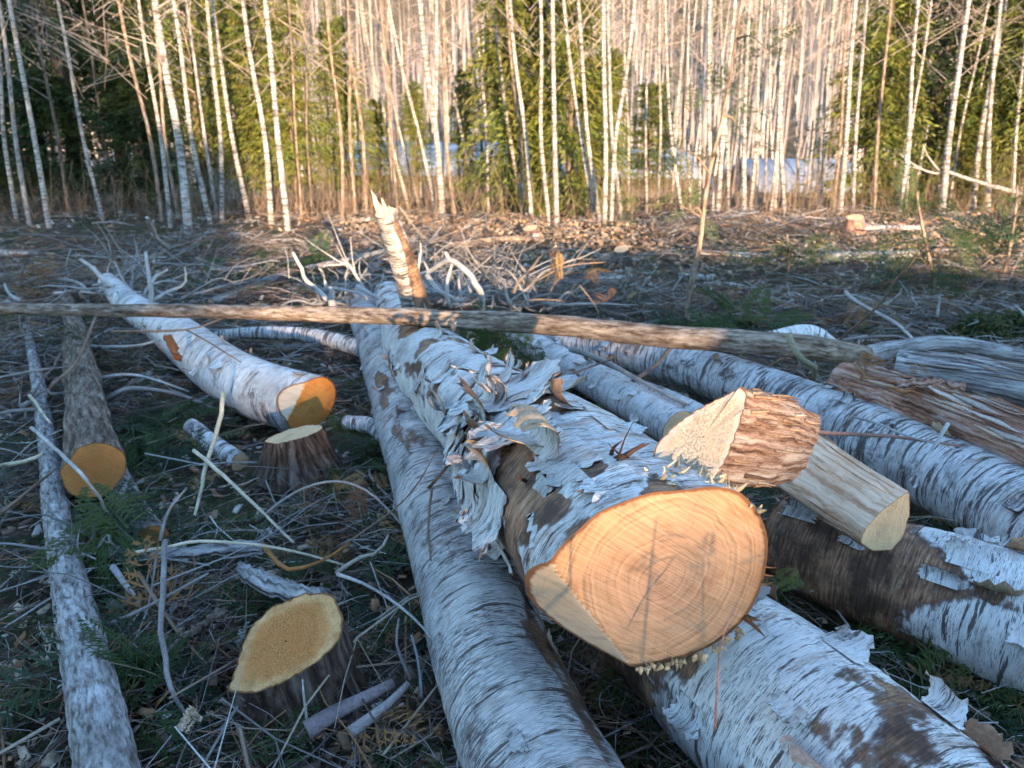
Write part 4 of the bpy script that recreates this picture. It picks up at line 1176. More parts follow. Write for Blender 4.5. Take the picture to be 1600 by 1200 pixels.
def frond_template(seed, nb=11):
    """flat cedar spray of unit length along +X, in the XY plane, drooping in Z; returns V, F(tri)"""
    r = np.random.default_rng(seed)
    V, F = [], []

    def leaf(p, d, l, w, z):
        d = d / np.linalg.norm(d)
        n = np.array([-d[1], d[0], 0])
        i = len(V)
        V.extend([p, p + d * l * 0.45 + n * w + np.array([0, 0, z * 0.4]), p + d * l + np.array([0, 0, z]), p + d * l * 0.45 - n * w + np.array([0, 0, z * 0.4])])
        F.extend([(i, i + 1, i + 2), (i, i + 2, i + 3)])

    for k in range(nb):
        u = (k + 0.5) / nb
        x = u
        p = np.array([x, 0.05 * math.sin(u * 3), -0.16 * u * u])
        for sgn in (-1, 1):
            l = 0.42 * (1 - u) ** 0.7 * (0.8 + 0.4 * r.random()) + 0.08
            a = math.radians(r.uniform(42, 60)) * sgn
            d = np.array([math.cos(a), math.sin(a), 0])
            leaf(p, d, l, 0.015 + 0.007 * r.random(), -0.25 * l)
            for q in (0.32, 0.62):
                for s2 in (-1, 1):
                    a2 = a + s2 * math.radians(38)
                    d2 = np.array([math.cos(a2), math.sin(a2), 0])
                    leaf(p + d * l * q + np.array([0, 0, -0.25 * l * q * q]), d2, l * 0.38, 0.011, -0.1 * l)
    i = len(V)
    V.extend([np.array([0, -0.012, 0]), np.array([0, 0.012, 0]), np.array([1.0, 0.05 * math.sin(3), -0.16])])
    F.append((i, i + 1, i + 2))
    return np.array(V), np.array(F)


FT = [frond_template(s, 7) for s in range(4)]
FT_BIG = [frond_template(s + 10, 13) for s in range(3)]


def rand_rot(n, r, tilt=0.5):
    az = r.uniform(0, 2 * math.pi, n)
    pit = r.normal(0, tilt, n)
    rol = r.normal(0, tilt * 1.2, n)
    ca, sa, cp, sp, cr, sr = np.cos(az), np.sin(az), np.cos(pit), np.sin(pit), np.cos(rol), np.sin(rol)
    Rz = np.zeros((n, 3, 3)); Rz[:, 0, 0] = ca; Rz[:, 0, 1] = -sa; Rz[:, 1, 0] = sa; Rz[:, 1, 1] = ca; Rz[:, 2, 2] = 1
    Ry = np.zeros((n, 3, 3)); Ry[:, 0, 0] = cp; Ry[:, 0, 2] = sp; Ry[:, 2, 0] = -sp; Ry[:, 2, 2] = cp; Ry[:, 1, 1] = 1
    Rx = np.zeros((n, 3, 3)); Rx[:, 0, 0] = 1; Rx[:, 1, 1] = cr; Rx[:, 1, 2] = -sr; Rx[:, 2, 1] = sr; Rx[:, 2, 2] = cr
    return Rz @ Ry @ Rx


def instances(tmpl, pos, rot, size, cols, var=0.25, seed=0):
    """bake copies of a template mesh into arrays"""
    V, F = tmpl
    n = len(pos)
    W = np.einsum('nij,vj->nvi', rot, V) * size[:, None, None] + pos[:, None]
    FF = F[None] + (np.arange(n) * len(V))[:, None, None]
    r = np.random.default_rng(seed)
    C = cols[:, None, :] * (1 - var + 2 * var * r.random((n, len(V), 1)))
    return W.reshape(-1, 3), FF.reshape(-1, F.shape[1]), C.reshape(-1, 3)


def bake(name, sets, mat, label, cat, kind='stuff', smooth=False):
    V, F, C, o = [], [], [], 0
    for v, f, c in sets:
        V.append(v); F.append(f + o); C.append(c); o += len(v)
    me = new_mesh(name, np.vstack(V), [np.vstack(F)], {'col': np.vstack(C)}, smooth=smooth)
    return tag(obj(name, me, mat), label, cat, kind=kind)


def scatter_xy(n, r, y0, y1, spread=0.78, power=1.0):
    """points over the clearing, denser near the viewer"""
    u = r.random(n)
    y = y0 * (y1 / y0) ** (u ** power)
    x = r.uniform(-1, 1, n) * (y * spread + 0.9)
    return x, y


rg = np.random.default_rng(77)
sets = []
for k, T in enumerate(FT):
    n = 680
    x, y = scatter_xy(n * 2, rg, 0.75, 11.5)
    keep = fbm(np.stack([x * 0.8, y * 0.8, np.full(len(x), 2.0)], -1), 3) + 0.25 * rg.normal(size=len(x)) + 0.12 * (x < 0) > -0.02
    x, y = x[keep][:n], y[keep][:n]
    n = len(x)
    z = np.maximum(terrain(x, y), -0.02) + rg.uniform(0.015, 0.11, n)
    dead = rg.random(n) < 0.17
    g, dd = np.array(GREENS)[rg.integers(5, size=n)], np.array(DEAD)[rg.integers(4, size=n)]
    cols = np.where(dead[:, None], dd, g)
    sets.append(instances(T, np.stack([x, y, z], -1), rand_rot(n, rg, 0.28), rg.uniform(0.10, 0.26, n), cols, 0.3, k))
bake('cedar_slash', sets, M['leaf'], 'green and browned cedar sprays strewn through the slash', 'foliage')

# ------------------------------------------------------------------ loose twigs of the slash
def twig_template(seed, nseg=4, sides=4):
    r = np.random.default_rng(seed)
    t = np.linspace(0, 1, nseg + 1) + np.concatenate([[0], r.normal(0, 0.02, nseg - 1), [0]])
    b1, b2 = r.normal(0, 0.055), r.normal(0, 0.04)
    C = np.stack([t, b1 * np.sin(t * math.pi) + r.normal(0, 0.022, nseg + 1), b2 * np.sin(t * math.pi) + r.normal(0, 0.018, nseg + 1)], -1)
    a = np.linspace(0, 2 * math.pi, sides, endpoint=False)
    rad = 0.5 * (1 - 0.6 * t)
    V = C[:, None] + np.stack([0 * a, np.cos(a), np.sin(a)], -1)[None] * rad[:, None, None] * 0.024
    V, F = V.reshape(-1, 3), grid_faces(nseg + 1, sides, True)[:, ::-1]
    for k in range((2 + seed % 2) if sides > 3 else 2):  # side twigs
        u = r.uniform(0.2, 0.85)
        i = int(u * nseg)
        p = C[i]
        q = p + np.array([r.uniform(0.12, 0.3), r.choice((-1, 1)) * r.uniform(0.1, 0.26), r.uniform(-0.05, 0.12)])
        mid_ = 0.5 * (p + q) + r.normal(0, 0.015, 3)
        ring = np.stack([0 * a, np.cos(a), np.sin(a)], -1)
        rings = [p + ring * 0.006, mid_ + ring * 0.0045, q + ring * 0.002]
        if sides == 3: rings.pop(1)
        W = np.concatenate(rings)
        F = np.vstack([F, grid_faces(len(rings), sides, True)[:, ::-1] + len(V)])
        V = np.vstack([V, W])
    return V, F


TW = [twig_template(s) for s in range(7)]
TWF = [twig_template(s + 20, 3, 3) for s in range(7)]
TWC = np.array([(0.56, 0.53, 0.51), (0.42, 0.38, 0.37), (0.30, 0.21, 0.16), (0.14, 0.10, 0.085), (0.33, 0.18, 0.10), (0.42, 0.34, 0.26), (0.20, 0.165, 0.16), (0.10, 0.07, 0.06)])


def twig_field(name, n, y0, y1, lmin, lmax, hmax, thick, label, seed, power=1.0, tilt=0.16, spread=0.78, far=False):
    r = np.random.default_rng(seed)
    sets = []
    sd = 3 if far else 4
    for k, T in enumerate(TWF if far else TW):
        x, y = scatter_xy(n // len(TW), r, y0, y1, spread, power)
        m = len(x)
        L = r.uniform(lmin, lmax, m) ** 1.0 * (0.6 + 0.8 * r.random(m))
        z = np.maximum(terrain(x, y), -0.05) + r.uniform(0.005, hmax, m) ** 1.0
        rot = rand_rot(m, r, tilt)
        Tk = (T[0] * np.array([1, 1, 1]), T[1])
        # thin the long ones: scale cross-section by thickness
        V = T[0].copy()
        th = r.uniform(0.5, 1.6, m) * thick
        W = V[None] * L[:, None, None]
        cx = V.reshape(-1, sd, 3).mean(1).repeat(sd, 0)
        W = cx[None] * L[:, None, None] + (V - cx)[None] * (th / 0.024)[:, None, None]
        W = np.einsum('nij,nvj->nvi', rot, W) + np.stack([x, y, z], -1)[:, None]
        W = W - (rot[:, :, 0] * (0.5 * L)[:, None])[:, None]
        zt = terrain(x, y)[:, None]
        W[..., 2] = np.maximum(W[..., 2], zt - 0.01 + 0.004)
        F = T[1][None] + (np.arange(m) * len(V))[:, None, None]
        C = TWC[r.choice(len(TWC), m, p=[.07, .13, .19, .18, .10, .08, .15, .10])]
        C = C[:, None] * (0.75 + 0.5 * r.random((m, len(V), 1)))
        sets.append((W.reshape(-1, 3), F.reshape(-1, 4), C.reshape(-1, 3)))
    bake(name, sets, M['debris'], label, 'twigs', smooth=True)


twig_field('twig_litter', 5600, 0.8, 5.5, 0.08, 0.36, 0.12, 0.0038, 'loose grey and brown twigs littering the near slash', 31)
twig_field('twig_litter', 12500, 3.6, 13.0, 0.07, 0.34, 0.12, 0.0065, 'loose twigs littering the far side of the clearing', 32, far=True)
twig_field('branch_litter', 420, 0.9, 5.5, 0.35, 0.9, 0.16, 0.008, 'longer broken branches lying loose in the near slash', 33, tilt=0.12)
twig_field('branch_litter', 330, 4.5, 12.5, 0.4, 1.3, 0.16, 0.013, 'longer broken branches strewn over the far clearing', 34, tilt=0.09)


def brush_heap(label, px_, py_, w, h, n, seed, green=14):
    """low dome of uncountable twigs with a few sprays in it"""
    r = np.random.default_rng(seed)
    c = at_z(px_, py_, 0.0)
    sets = []
    for T in (TWF[:5] if c[1] > 3 else TW[:5]):
        m = n // 5
        q, a = np.sqrt(r.random(m)), r.uniform(0, 6.283, m)
        x, y = c[0] + 1.35 * w * q * np.cos(a), c[1] + w * q * np.sin(a)
        z = terrain(x, y) + 0.02 + h * (1 - q ** 2) * r.random(m)
        L = r.uniform(0.18, 0.6, m) * (0.6 + 0.12 * c[1])
        V = T[0]
        th = r.uniform(0.5, 1.7, m) * 0.0042 * (0.6 + 0.16 * c[1])
        sd = 3 if c[1] > 3 else 4
        cx = V.reshape(-1, sd, 3).mean(1).repeat(sd, 0)
        rot = rand_rot(m, r, 0.30)
        W = cx[None] * L[:, None, None] + (V - cx)[None] * (th / 0.024)[:, None, None]
        W = np.einsum('nij,nvj->nvi', rot, W) + np.stack([x, y, z], -1)[:, None] - (rot[:, :, 0] * (0.5 * L)[:, None])[:, None]
        W[..., 2] = np.maximum(W[..., 2], 0.0)
        F = T[1][None] + (np.arange(m) * len(V))[:, None, None]
        C = TWC[r.choice(len(TWC), m, p=[.08, .16, .20, .15, .10, .08, .15, .08])][:, None] * (0.7 + 0.5 * r.random((m, len(V), 1)))
        sets.append((W.reshape(-1, 3), F.reshape(-1, 4), C.reshape(-1, 3)))
    bake('brush_heap', sets, M['debris'], label, 'brush', smooth=True)
    fs = []
    q, a = np.sqrt(r.random(green)), r.uniform(0, 6.283, green)
    pos = np.stack([c[0] + 1.3 * w * q * np.cos(a), c[1] + w * q * np.sin(a), 0.03 + h * (1 - q ** 2) * r.random(green)], -1)
    cols = np.where(r.random(green)[:, None] < 0.3, np.array(DEAD)[r.integers(4, size=green)], np.array(GREENS)[r.integers(5, size=green)])
    bake('brush_sprays', [instances(FT[seed % 4], pos, rand_rot(green, r, 0.4), r.uniform(0.14, 0.34, green), cols, 0.3, seed)], M['leaf'], 'cedar sprays in the ' + label, 'foliage')


for k, (lab, px_, py_, w, h, n) in enumerate([
    ('brush heap at the left edge above the slim pole', 30, 560, 0.45, 0.22, 240), ('brush heap at the left edge beside the slim pole', 15, 760, 0.26, 0.16, 200),
    ('brush heap between the conifer log and the curved birch', 215, 560, 0.40, 0.18, 240), ('brush heap before the orange-ended log', 330, 640, 0.28, 0.14, 160),
    ('brush heap left of the dashed log', 560, 830, 0.24, 0.12, 200), ('brush heap left of the front stump', 320, 960, 0.22, 0.13, 200), ('brush heap below the slim pole tip', 225, 1050, 0.18, 0.10, 160),
    ('brush heap behind the pole at far left', 90, 450, 0.7, 0.26, 260), ('brush heap behind the pole left of the snag', 400, 455, 0.7, 0.24, 260), ('brush heap right of the snag tangle', 860, 475, 0.6, 0.26, 280),
    ('brush heap left of the dead cedar stem', 990, 480, 0.6, 0.2, 240), ('brush heap right of the dead cedar stem', 1190, 490, 0.6, 0.2, 240), ('brush heap left of the mossy hummocks', 1390, 500, 0.6, 0.24, 260),
    ('brush heap above the mossy hummocks', 1530, 455, 0.8, 0.26, 240), ('far brush heap at the left wood edge', 330, 398, 1.0, 0.3, 240), ('far brush heap at the centre wood edge', 640, 392, 1.0, 0.3, 240),
    ('far brush heap at the right wood edge', 1180, 372, 1.1, 0.28, 240), ('brush heap beside the ringed birch', 1130, 640, 0.22, 0.12, 140), ('brush heap between the lower right logs', 1480, 850, 0.14, 0.10, 100)]):
    brush_heap(lab, px_, py_, w, h, n, 500 + k)


def chip_field(n, seed):
    r = np.random.default_rng(seed)
    V = np.array([(-.5, -.2, 0), (.5, -.28, 0), (.42, .25, 0), (-.4, .2, 0), (-.45, -.15, .12), (.45, -.22, .12), (.36, .2, .12), (-.34, .15, .12)])
    F = np.array([(3, 2, 1, 0), (4, 5, 6, 7), (0, 1, 5, 4), (1, 2, 6, 5), (2, 3, 7, 6), (3, 0, 4, 7)])
    x, y = scatter_xy(n, r, 0.8, 13)
    z = np.maximum(terrain(x, y), -0.05) + r.uniform(0.01, 0.09, n)
    pal = np.array([(0.50, 0.38, 0.28), (0.40, 0.22, 0.12), (0.28, 0.18, 0.12), (0.52, 0.46, 0.42), (0.18, 0.12, 0.09)])
    c = pal[r.choice(5, n, p=[.2, .16, .26, .14, .24])]
    bake('wood_chips', [instances((V, F), np.stack([x, y, z], -1), rand_rot(n, r, 0.35), r.uniform(0.015, 0.05, n) * (1 + y / 14), c, 0.2, seed)], M['debris'], 'chips and flakes of bark and wood among the slash', 'chips')


chip_field(11000, 5)
# chips and sawdust along the wood's edge, sunlit strip painted in their pale colour
r = np.random.default_rng(55)
n = 9000
x, y = r.uniform(-2.5, 9, n), 10.2 + r.normal(0, 1.2, n)
V = np.array([(-.5, -.2, 0), (.5, -.28, 0), (.42, .25, 0), (-.4, .2, 0), (0, 0, .3)])
F = np.array([(0, 1, 4), (1, 2, 4), (2, 3, 4), (3, 0, 4)])
bake('wood_chips', [instances((V, F), np.stack([x, y, terrain(x, y) + 0.02], -1), rand_rot(n, r, 0.4), r.uniform(0.02, 0.09, n), np.array([(0.62, 0.43, 0.27), (0.52, 0.33, 0.20), (0.38, 0.25, 0.16)])[r.integers(3, size=n)], 0.25, 3)],
     M['debris'], 'chips and sawdust along the edge of the wood, sunlight in their pale colour', 'chips')


# ------------------------------------------------------------------ foliage clumps that can be picked out
def spray(label, name, items, seed, dead=False, size=(0.16, 0.3), tilt=0.3, cat='bough', down=False):
    """bough of several sprays; items: px,py,z or px,py,Y anchor points (z given)"""
    r = np.random.default_rng(seed)
    pos = np.array([at_z(*p) for p in items])
    n = len(pos)
    rot = rand_rot(n, r, tilt)
    if down:
        for i in range(n):
            az = r.uniform(0, 6.28)
            d = np.array([math.cos(az) * 0.25, math.sin(az) * 0.25, -1]); d /= np.linalg.norm(d)
            u = np.cross(d, (math.sin(az), -math.cos(az), 0)); u /= np.linalg.norm(u)
            rot[i] = np.stack([d, np.cross(u, d), u], -1)
    sets = []
    for k in range(n):
        c = np.array((DEAD if dead else GREENS)[r.integers(4)]) * r.uniform(0.9, 1.3)
        ft = FT_BIG[r.integers(3)]
        if down: ft = (ft[0] * np.array([1, 0.45, 1]), ft[1])
        sets.append(instances(ft, pos[k:k + 1], rot[k:k + 1], np.array([r.uniform(*size)]), c[None], 0.25, k))
    V, F, C, o = [], [], [], 0
    for v, f, c in sets:
        V.append(v); F.append(f + o); C.append(c); o += len(v)
    return tag(obj(name, new_mesh(name, np.vstack(V), [np.vstack(F)], {'col': np.vstack(C)}, smooth=False), M['leaf']), label, cat)


def cl(x, y, z, n, sx, sy, sz, seed):
    r = np.random.default_rng(seed)
    return [(x + r.normal(0, sx), y + r.normal(0, sy), max(0.03, z + r.normal(0, sz))) for _ in range(n)]


spray('golden dead cedar frond hanging from the curved brown branch', 'dead_frond', [(870, 386, 0.77), (873, 390, 0.76), (877, 395, 0.74), (871, 400, 0.72)], 1, True, (0.15, 0.22), down=True, cat='frond')
spray('brown dead cedar sprays right of the hanging frond', 'dead_frond', cl(925, 415, 0.62, 9, 22, 12, 0.04, 2) + cl(960, 470, 0.4, 5, 15, 6, 0.03, 3), 2, True, (0.06, 0.13), 0.5, cat='frond')
spray('green cedar bough draped over the pole beside the snag', 'cedar_bough', cl(740, 520, 0.42, 14, 25, 14, 0.05, 4), 3, False, (0.12, 0.26), 0.6)
spray('brown and green cedar bough hanging below the pole right of the snag', 'cedar_bough', cl(800, 540, 0.36, 12, 22, 14, 0.05, 5), 4, False, (0.12, 0.24), 0.6)
spray('dark green cedar bough lying by the slim grey pole and lobed log end', 'cedar_bough', cl(175, 810, 0.16, 12, 20, 12, 0.03, 6), 5, False, (0.16, 0.3), 0.3)
spray('dark cedar bough in the hollow right of the conifer log', 'cedar_bough', cl(255, 665, 0.08, 18, 40, 20, 0.03, 7), 6, False, (0.2, 0.36), 0.3)
spray('cedar bough lying left of the dashed log above the arched branch', 'cedar_bough', cl(560, 715, 0.08, 12, 24, 14, 0.03, 8), 7, False, (0.16, 0.3), 0.3)
spray('green cedar bough at the lower left corner beside the slim pole', 'cedar_bough', cl(225, 1060, 0.06, 16, 40, 22, 0.02, 9), 8, False, (0.14, 0.24), 0.3)
spray('dark cedar bough on the ground at the lower right corner', 'cedar_bough', cl(1450, 1080, 0.05, 18, 60, 30, 0.02, 10), 9, False, (0.14, 0.26), 0.3)
spray('olive needle bough lying behind the wedge on the peeling log', 'cedar_bough', cl(945, 668, 0.30, 14, 22, 10, 0.03, 11), 10, False, (0.10, 0.18), 0.5)
spray('small green sprig sticking out right of the big cut end', 'cedar_sprig', [(1222, 910, 0.66), (1235, 905, 0.67), (1250, 900, 0.68)], 11, False, (0.05, 0.08), 0.2, cat='sprig')
spray('golden dead fern-like frond on the red cedar slab', 'dead_frond', [(1400, 590, 0.5), (1420, 588, 0.51), (1440, 586, 0.5)], 12, True, (0.08, 0.13), 0.2, cat='frond')
spray('yellow dead frond standing at the tip of the red cedar slab', 'dead_frond', [(1338, 560, 0.5), (1345, 556, 0.52), (1335, 566, 0.5)], 13, True, (0.08, 0.13), 0.9, cat='frond')
spray('brown dead sprays on the slash before the fluted stump', 'dead_frond', cl(570, 745, 0.2, 7, 22, 9, 0.02, 14), 14, True, (0.07, 0.13), 0.4, cat='frond')
spray('green cedar boughs heaped by the foot of the dead cedar stem', 'cedar_bough', cl(1120, 500, 0.1, 26, 40, 10, 0.04, 15), 15, False, (0.22, 0.42), 0.35)
spray('green boughs heaped left at the forest edge', 'cedar_bough', cl(440, 410, 0.12, 26, 45, 6, 0.04, 16), 16, False, (0.25, 0.5), 0.35)


# mossy hummocks
def hummock(label, x, y, w, h, seed):
    c = at_z(x, y, 0.0)
    r = np.random.default_rng(seed)
    n = 900
    a, q = r.uniform(0, 2 * math.pi, n), np.sqrt(r.random(n))
    px_, py_ = c[0] + w * q * np.cos(a), c[1] + 0.7 * w * q * np.sin(a)
    pz = h * (1 - q ** 2) + r.normal(0, 0.012, n)
    V = np.array([(0, -.2, 0), (0, .2, 0), (1, 0, 0.05), (0.2, 0, .25)])
    F = np.array([(0, 1, 2), (0, 2, 3), (2, 1, 3)])
    cols = np.array([(0.10, 0.12, 0.04), (0.15, 0.16, 0.06), (0.06, 0.085, 0.03), (0.2, 0.17, 0.08)])[r.integers(4, size=n)]
    v, f, cc = instances((V, F), np.stack([px_, py_, pz], -1), rand_rot(n, r, 0.7), r.uniform(0.04, 0.09, n), cols, 0.2, seed)
    an = np.linspace(0, 2 * math.pi, 20, endpoint=False)
    rr = np.linspace(1, 0.05, 7)
    D = np.stack([c[0] + w * rr[:, None] * np.cos(an), c[1] + 0.7 * w * rr[:, None] * np.sin(an), np.broadcast_to(h * (1 - rr[:, None] ** 2) - 0.02, (7, 20))], -1).reshape(-1, 3)
    root = empty('moss_hummock', c)
    tag(root, label, 'moss')
    obj('mound', new_mesh('mound', D, grid_faces(7, 20, True), {'col': np.full((140, 3), 0.04)}), M['debris'], root)
    tag(obj('moss', new_mesh('moss', v, f, {'col': cc}, smooth=False), M['leaf'], root), kind='stuff')


hummock('left of the two mossy hummocks above the bent grey log', 1530, 532, 0.24, 0.16, 1)
hummock('right of the two mossy hummocks at the right edge', 1592, 530, 0.20, 0.17, 2)


# ------------------------------------------------------------------ trees
def stem_arrays(pts, radii, nseg=8, n=14):
    L = Log(np.array(pts), radii, 0.05, 0)
    th = np.linspace(0, 2 * math.pi, nseg, endpoint=False)
    S = np.broadcast_to(np.linspace(0, L.len, n)[:, None], (n, nseg))
    TH = np.broadcast_to(th[None], S.shape)
    Rr = L.rad(TH, S)
    V = L.map(Rr * np.cos(TH), Rr * np.sin(TH), S)
    rest = np.stack([np.interp(S, L.S, L.R) * np.cos(TH), np.interp(S, L.S, L.R) * np.sin(TH), S], -1)
    return V.reshape(-1, 3), grid_faces(n, nseg, True)[:, ::-1], rest.reshape(-1, 3)


def bare_crown(seed, h=1.0, n=46, start=0.25):
    """bare twigs round a unit-height stem (thin triangles prisms)"""
    r = np.random.default_rng(seed)
    V, F = [], []
    def tw(p, q, w):
        d = q - p; d = d / np.linalg.norm(d)
        a = np.cross(d, (0.3, 0.2, 1)); a /= np.linalg.norm(a)
        b = np.cross(d, a)
        i = len(V)
        for k in range(3):
            an = k * 2.094
            V.append(p + w * (math.cos(an) * a + math.sin(an) * b))
        V.append(q)
        F.extend([(i, i + 1, i + 3), (i + 1, i + 2, i + 3), (i + 2, i, i + 3)])
    for k in range(n):
        z = start + (0.98 - start) * r.random()
        az = r.uniform(0, 6.283)
        l = (0.05 + 0.13 * (1 - z)) * r.uniform(0.5, 1.2)
        d = np.array([math.cos(az), math.sin(az), r.uniform(0.2, 1.1)])
        p = np.array([0, 0, z]); q = p + d * l
        tw(p, q, 0.0008)
        for j in range(5):
            u = r.uniform(0.25, 0.95)
            e = d * 0.6 + r.normal(0, 0.5, 3)
            tw(p + d * l * u, p + d * l * u + e * l * 0.42, 0.0004)
    return np.array(V), np.array(F)


BC = []
for s in range(4):
    v, f = bare_crown(s, n=22, start=0.24)
    c = np.tile(np.array([[0.46, 0.36, 0.31]]), (len(v), 1))
    mm = new_mesh('crown', v, f, {'col': c}, smooth=False)
    mm.materials.append(M['far'])
    BC.append(mm)

ORD = ['first', 'second', 'third', 'fourth', 'fifth', 'sixth', 'seventh', 'eighth', 'ninth', 'tenth', 'eleventh', 'twelfth', 'thirteenth', 'fourteenth', 'fifteenth', 'sixteenth', 'seventeenth', 'eighteenth']


def birch(label, foot, lean_to, w, mid=None, height=None, bark='birch_far', group=None, fork=None, name='birch_tree'):
    """foot, lean_to: px points; w: stem width in px at the foot"""
    Y = foot[2]
    b = at_y(foot[0], foot[1], Y)
    b[2] = terrain(b[0], b[1]) - 0.05
    Yt = Y + random.uniform(-0.3, 0.5)
    t = at_y(lean_to[0], lean_to[1], Yt)
    d = (t - b)
    H = height or random.uniform(6.5, 9.5)
    top = b + d / d[2] * H * (1.0) if d[2] > 0.2 else b + np.array([0, 0, H])
    top[:2] = b[:2] + (top[:2] - b[:2]) * 0.85
    r0 = random.uniform(0.5, 0.85) * w / 2 * Y / F_PX
    path = [b, b + d * 0.5, t, b * 0.4 + top * 0.6, top]
    path = [p for p in path]
    if mid is not None: path[1] = at_y(mid[0], mid[1], Y)
    else: path[1] = path[1] + np.array([random.uniform(-0.07, 0.07), 0, 0])
    path = sorted(path, key=lambda p: p[2])
    hs = np.array([p[2] for p in path]) - b[2]
    rad = r0 * (1 - 0.85 * hs / max(hs[-1], 0.1)) + 0.004
    rad[0] = r0 * 1.18
    root = empty(name, b)
    tag(root, label, 'tree', group)
    v, f, rs = stem_arrays(path, rad, 9, 26)
    rs = rs + np.array([random.uniform(0, 50), 0, random.uniform(0, 50)])
    obj('trunk', new_mesh('trunk', v, f, {'rest': rs, 'zone': np.zeros(len(v))}), M[bark], root)
    if fork:
        q = at_y(fork[0], fork[1], Y); q2 = at_y(fork[2], fork[3], Y); q3 = q2 + (q2 - q) * 1.4 + np.array([0, 0, 1.5])
        v, f, rs = stem_arrays([q, q2, q3], [r0 * 0.75, r0 * 0.6, 0.01], 8, 14)
        obj('side_stem', new_mesh('side_stem', v, f, {'rest': rs, 'zone': np.zeros(len(v))}), M[bark], root)
    o = bpy.data.objects.new('crown', BC[random.randrange(4)])
    COL.objects.link(o)
    o.parent = root
    lean = (top - b) / H
    o.rotation_euler = (-lean[1], lean[0], random.uniform(0, 6.28))
    o.rotation_mode = 'XYZ'
    o.scale = (H, H, H)
    return root


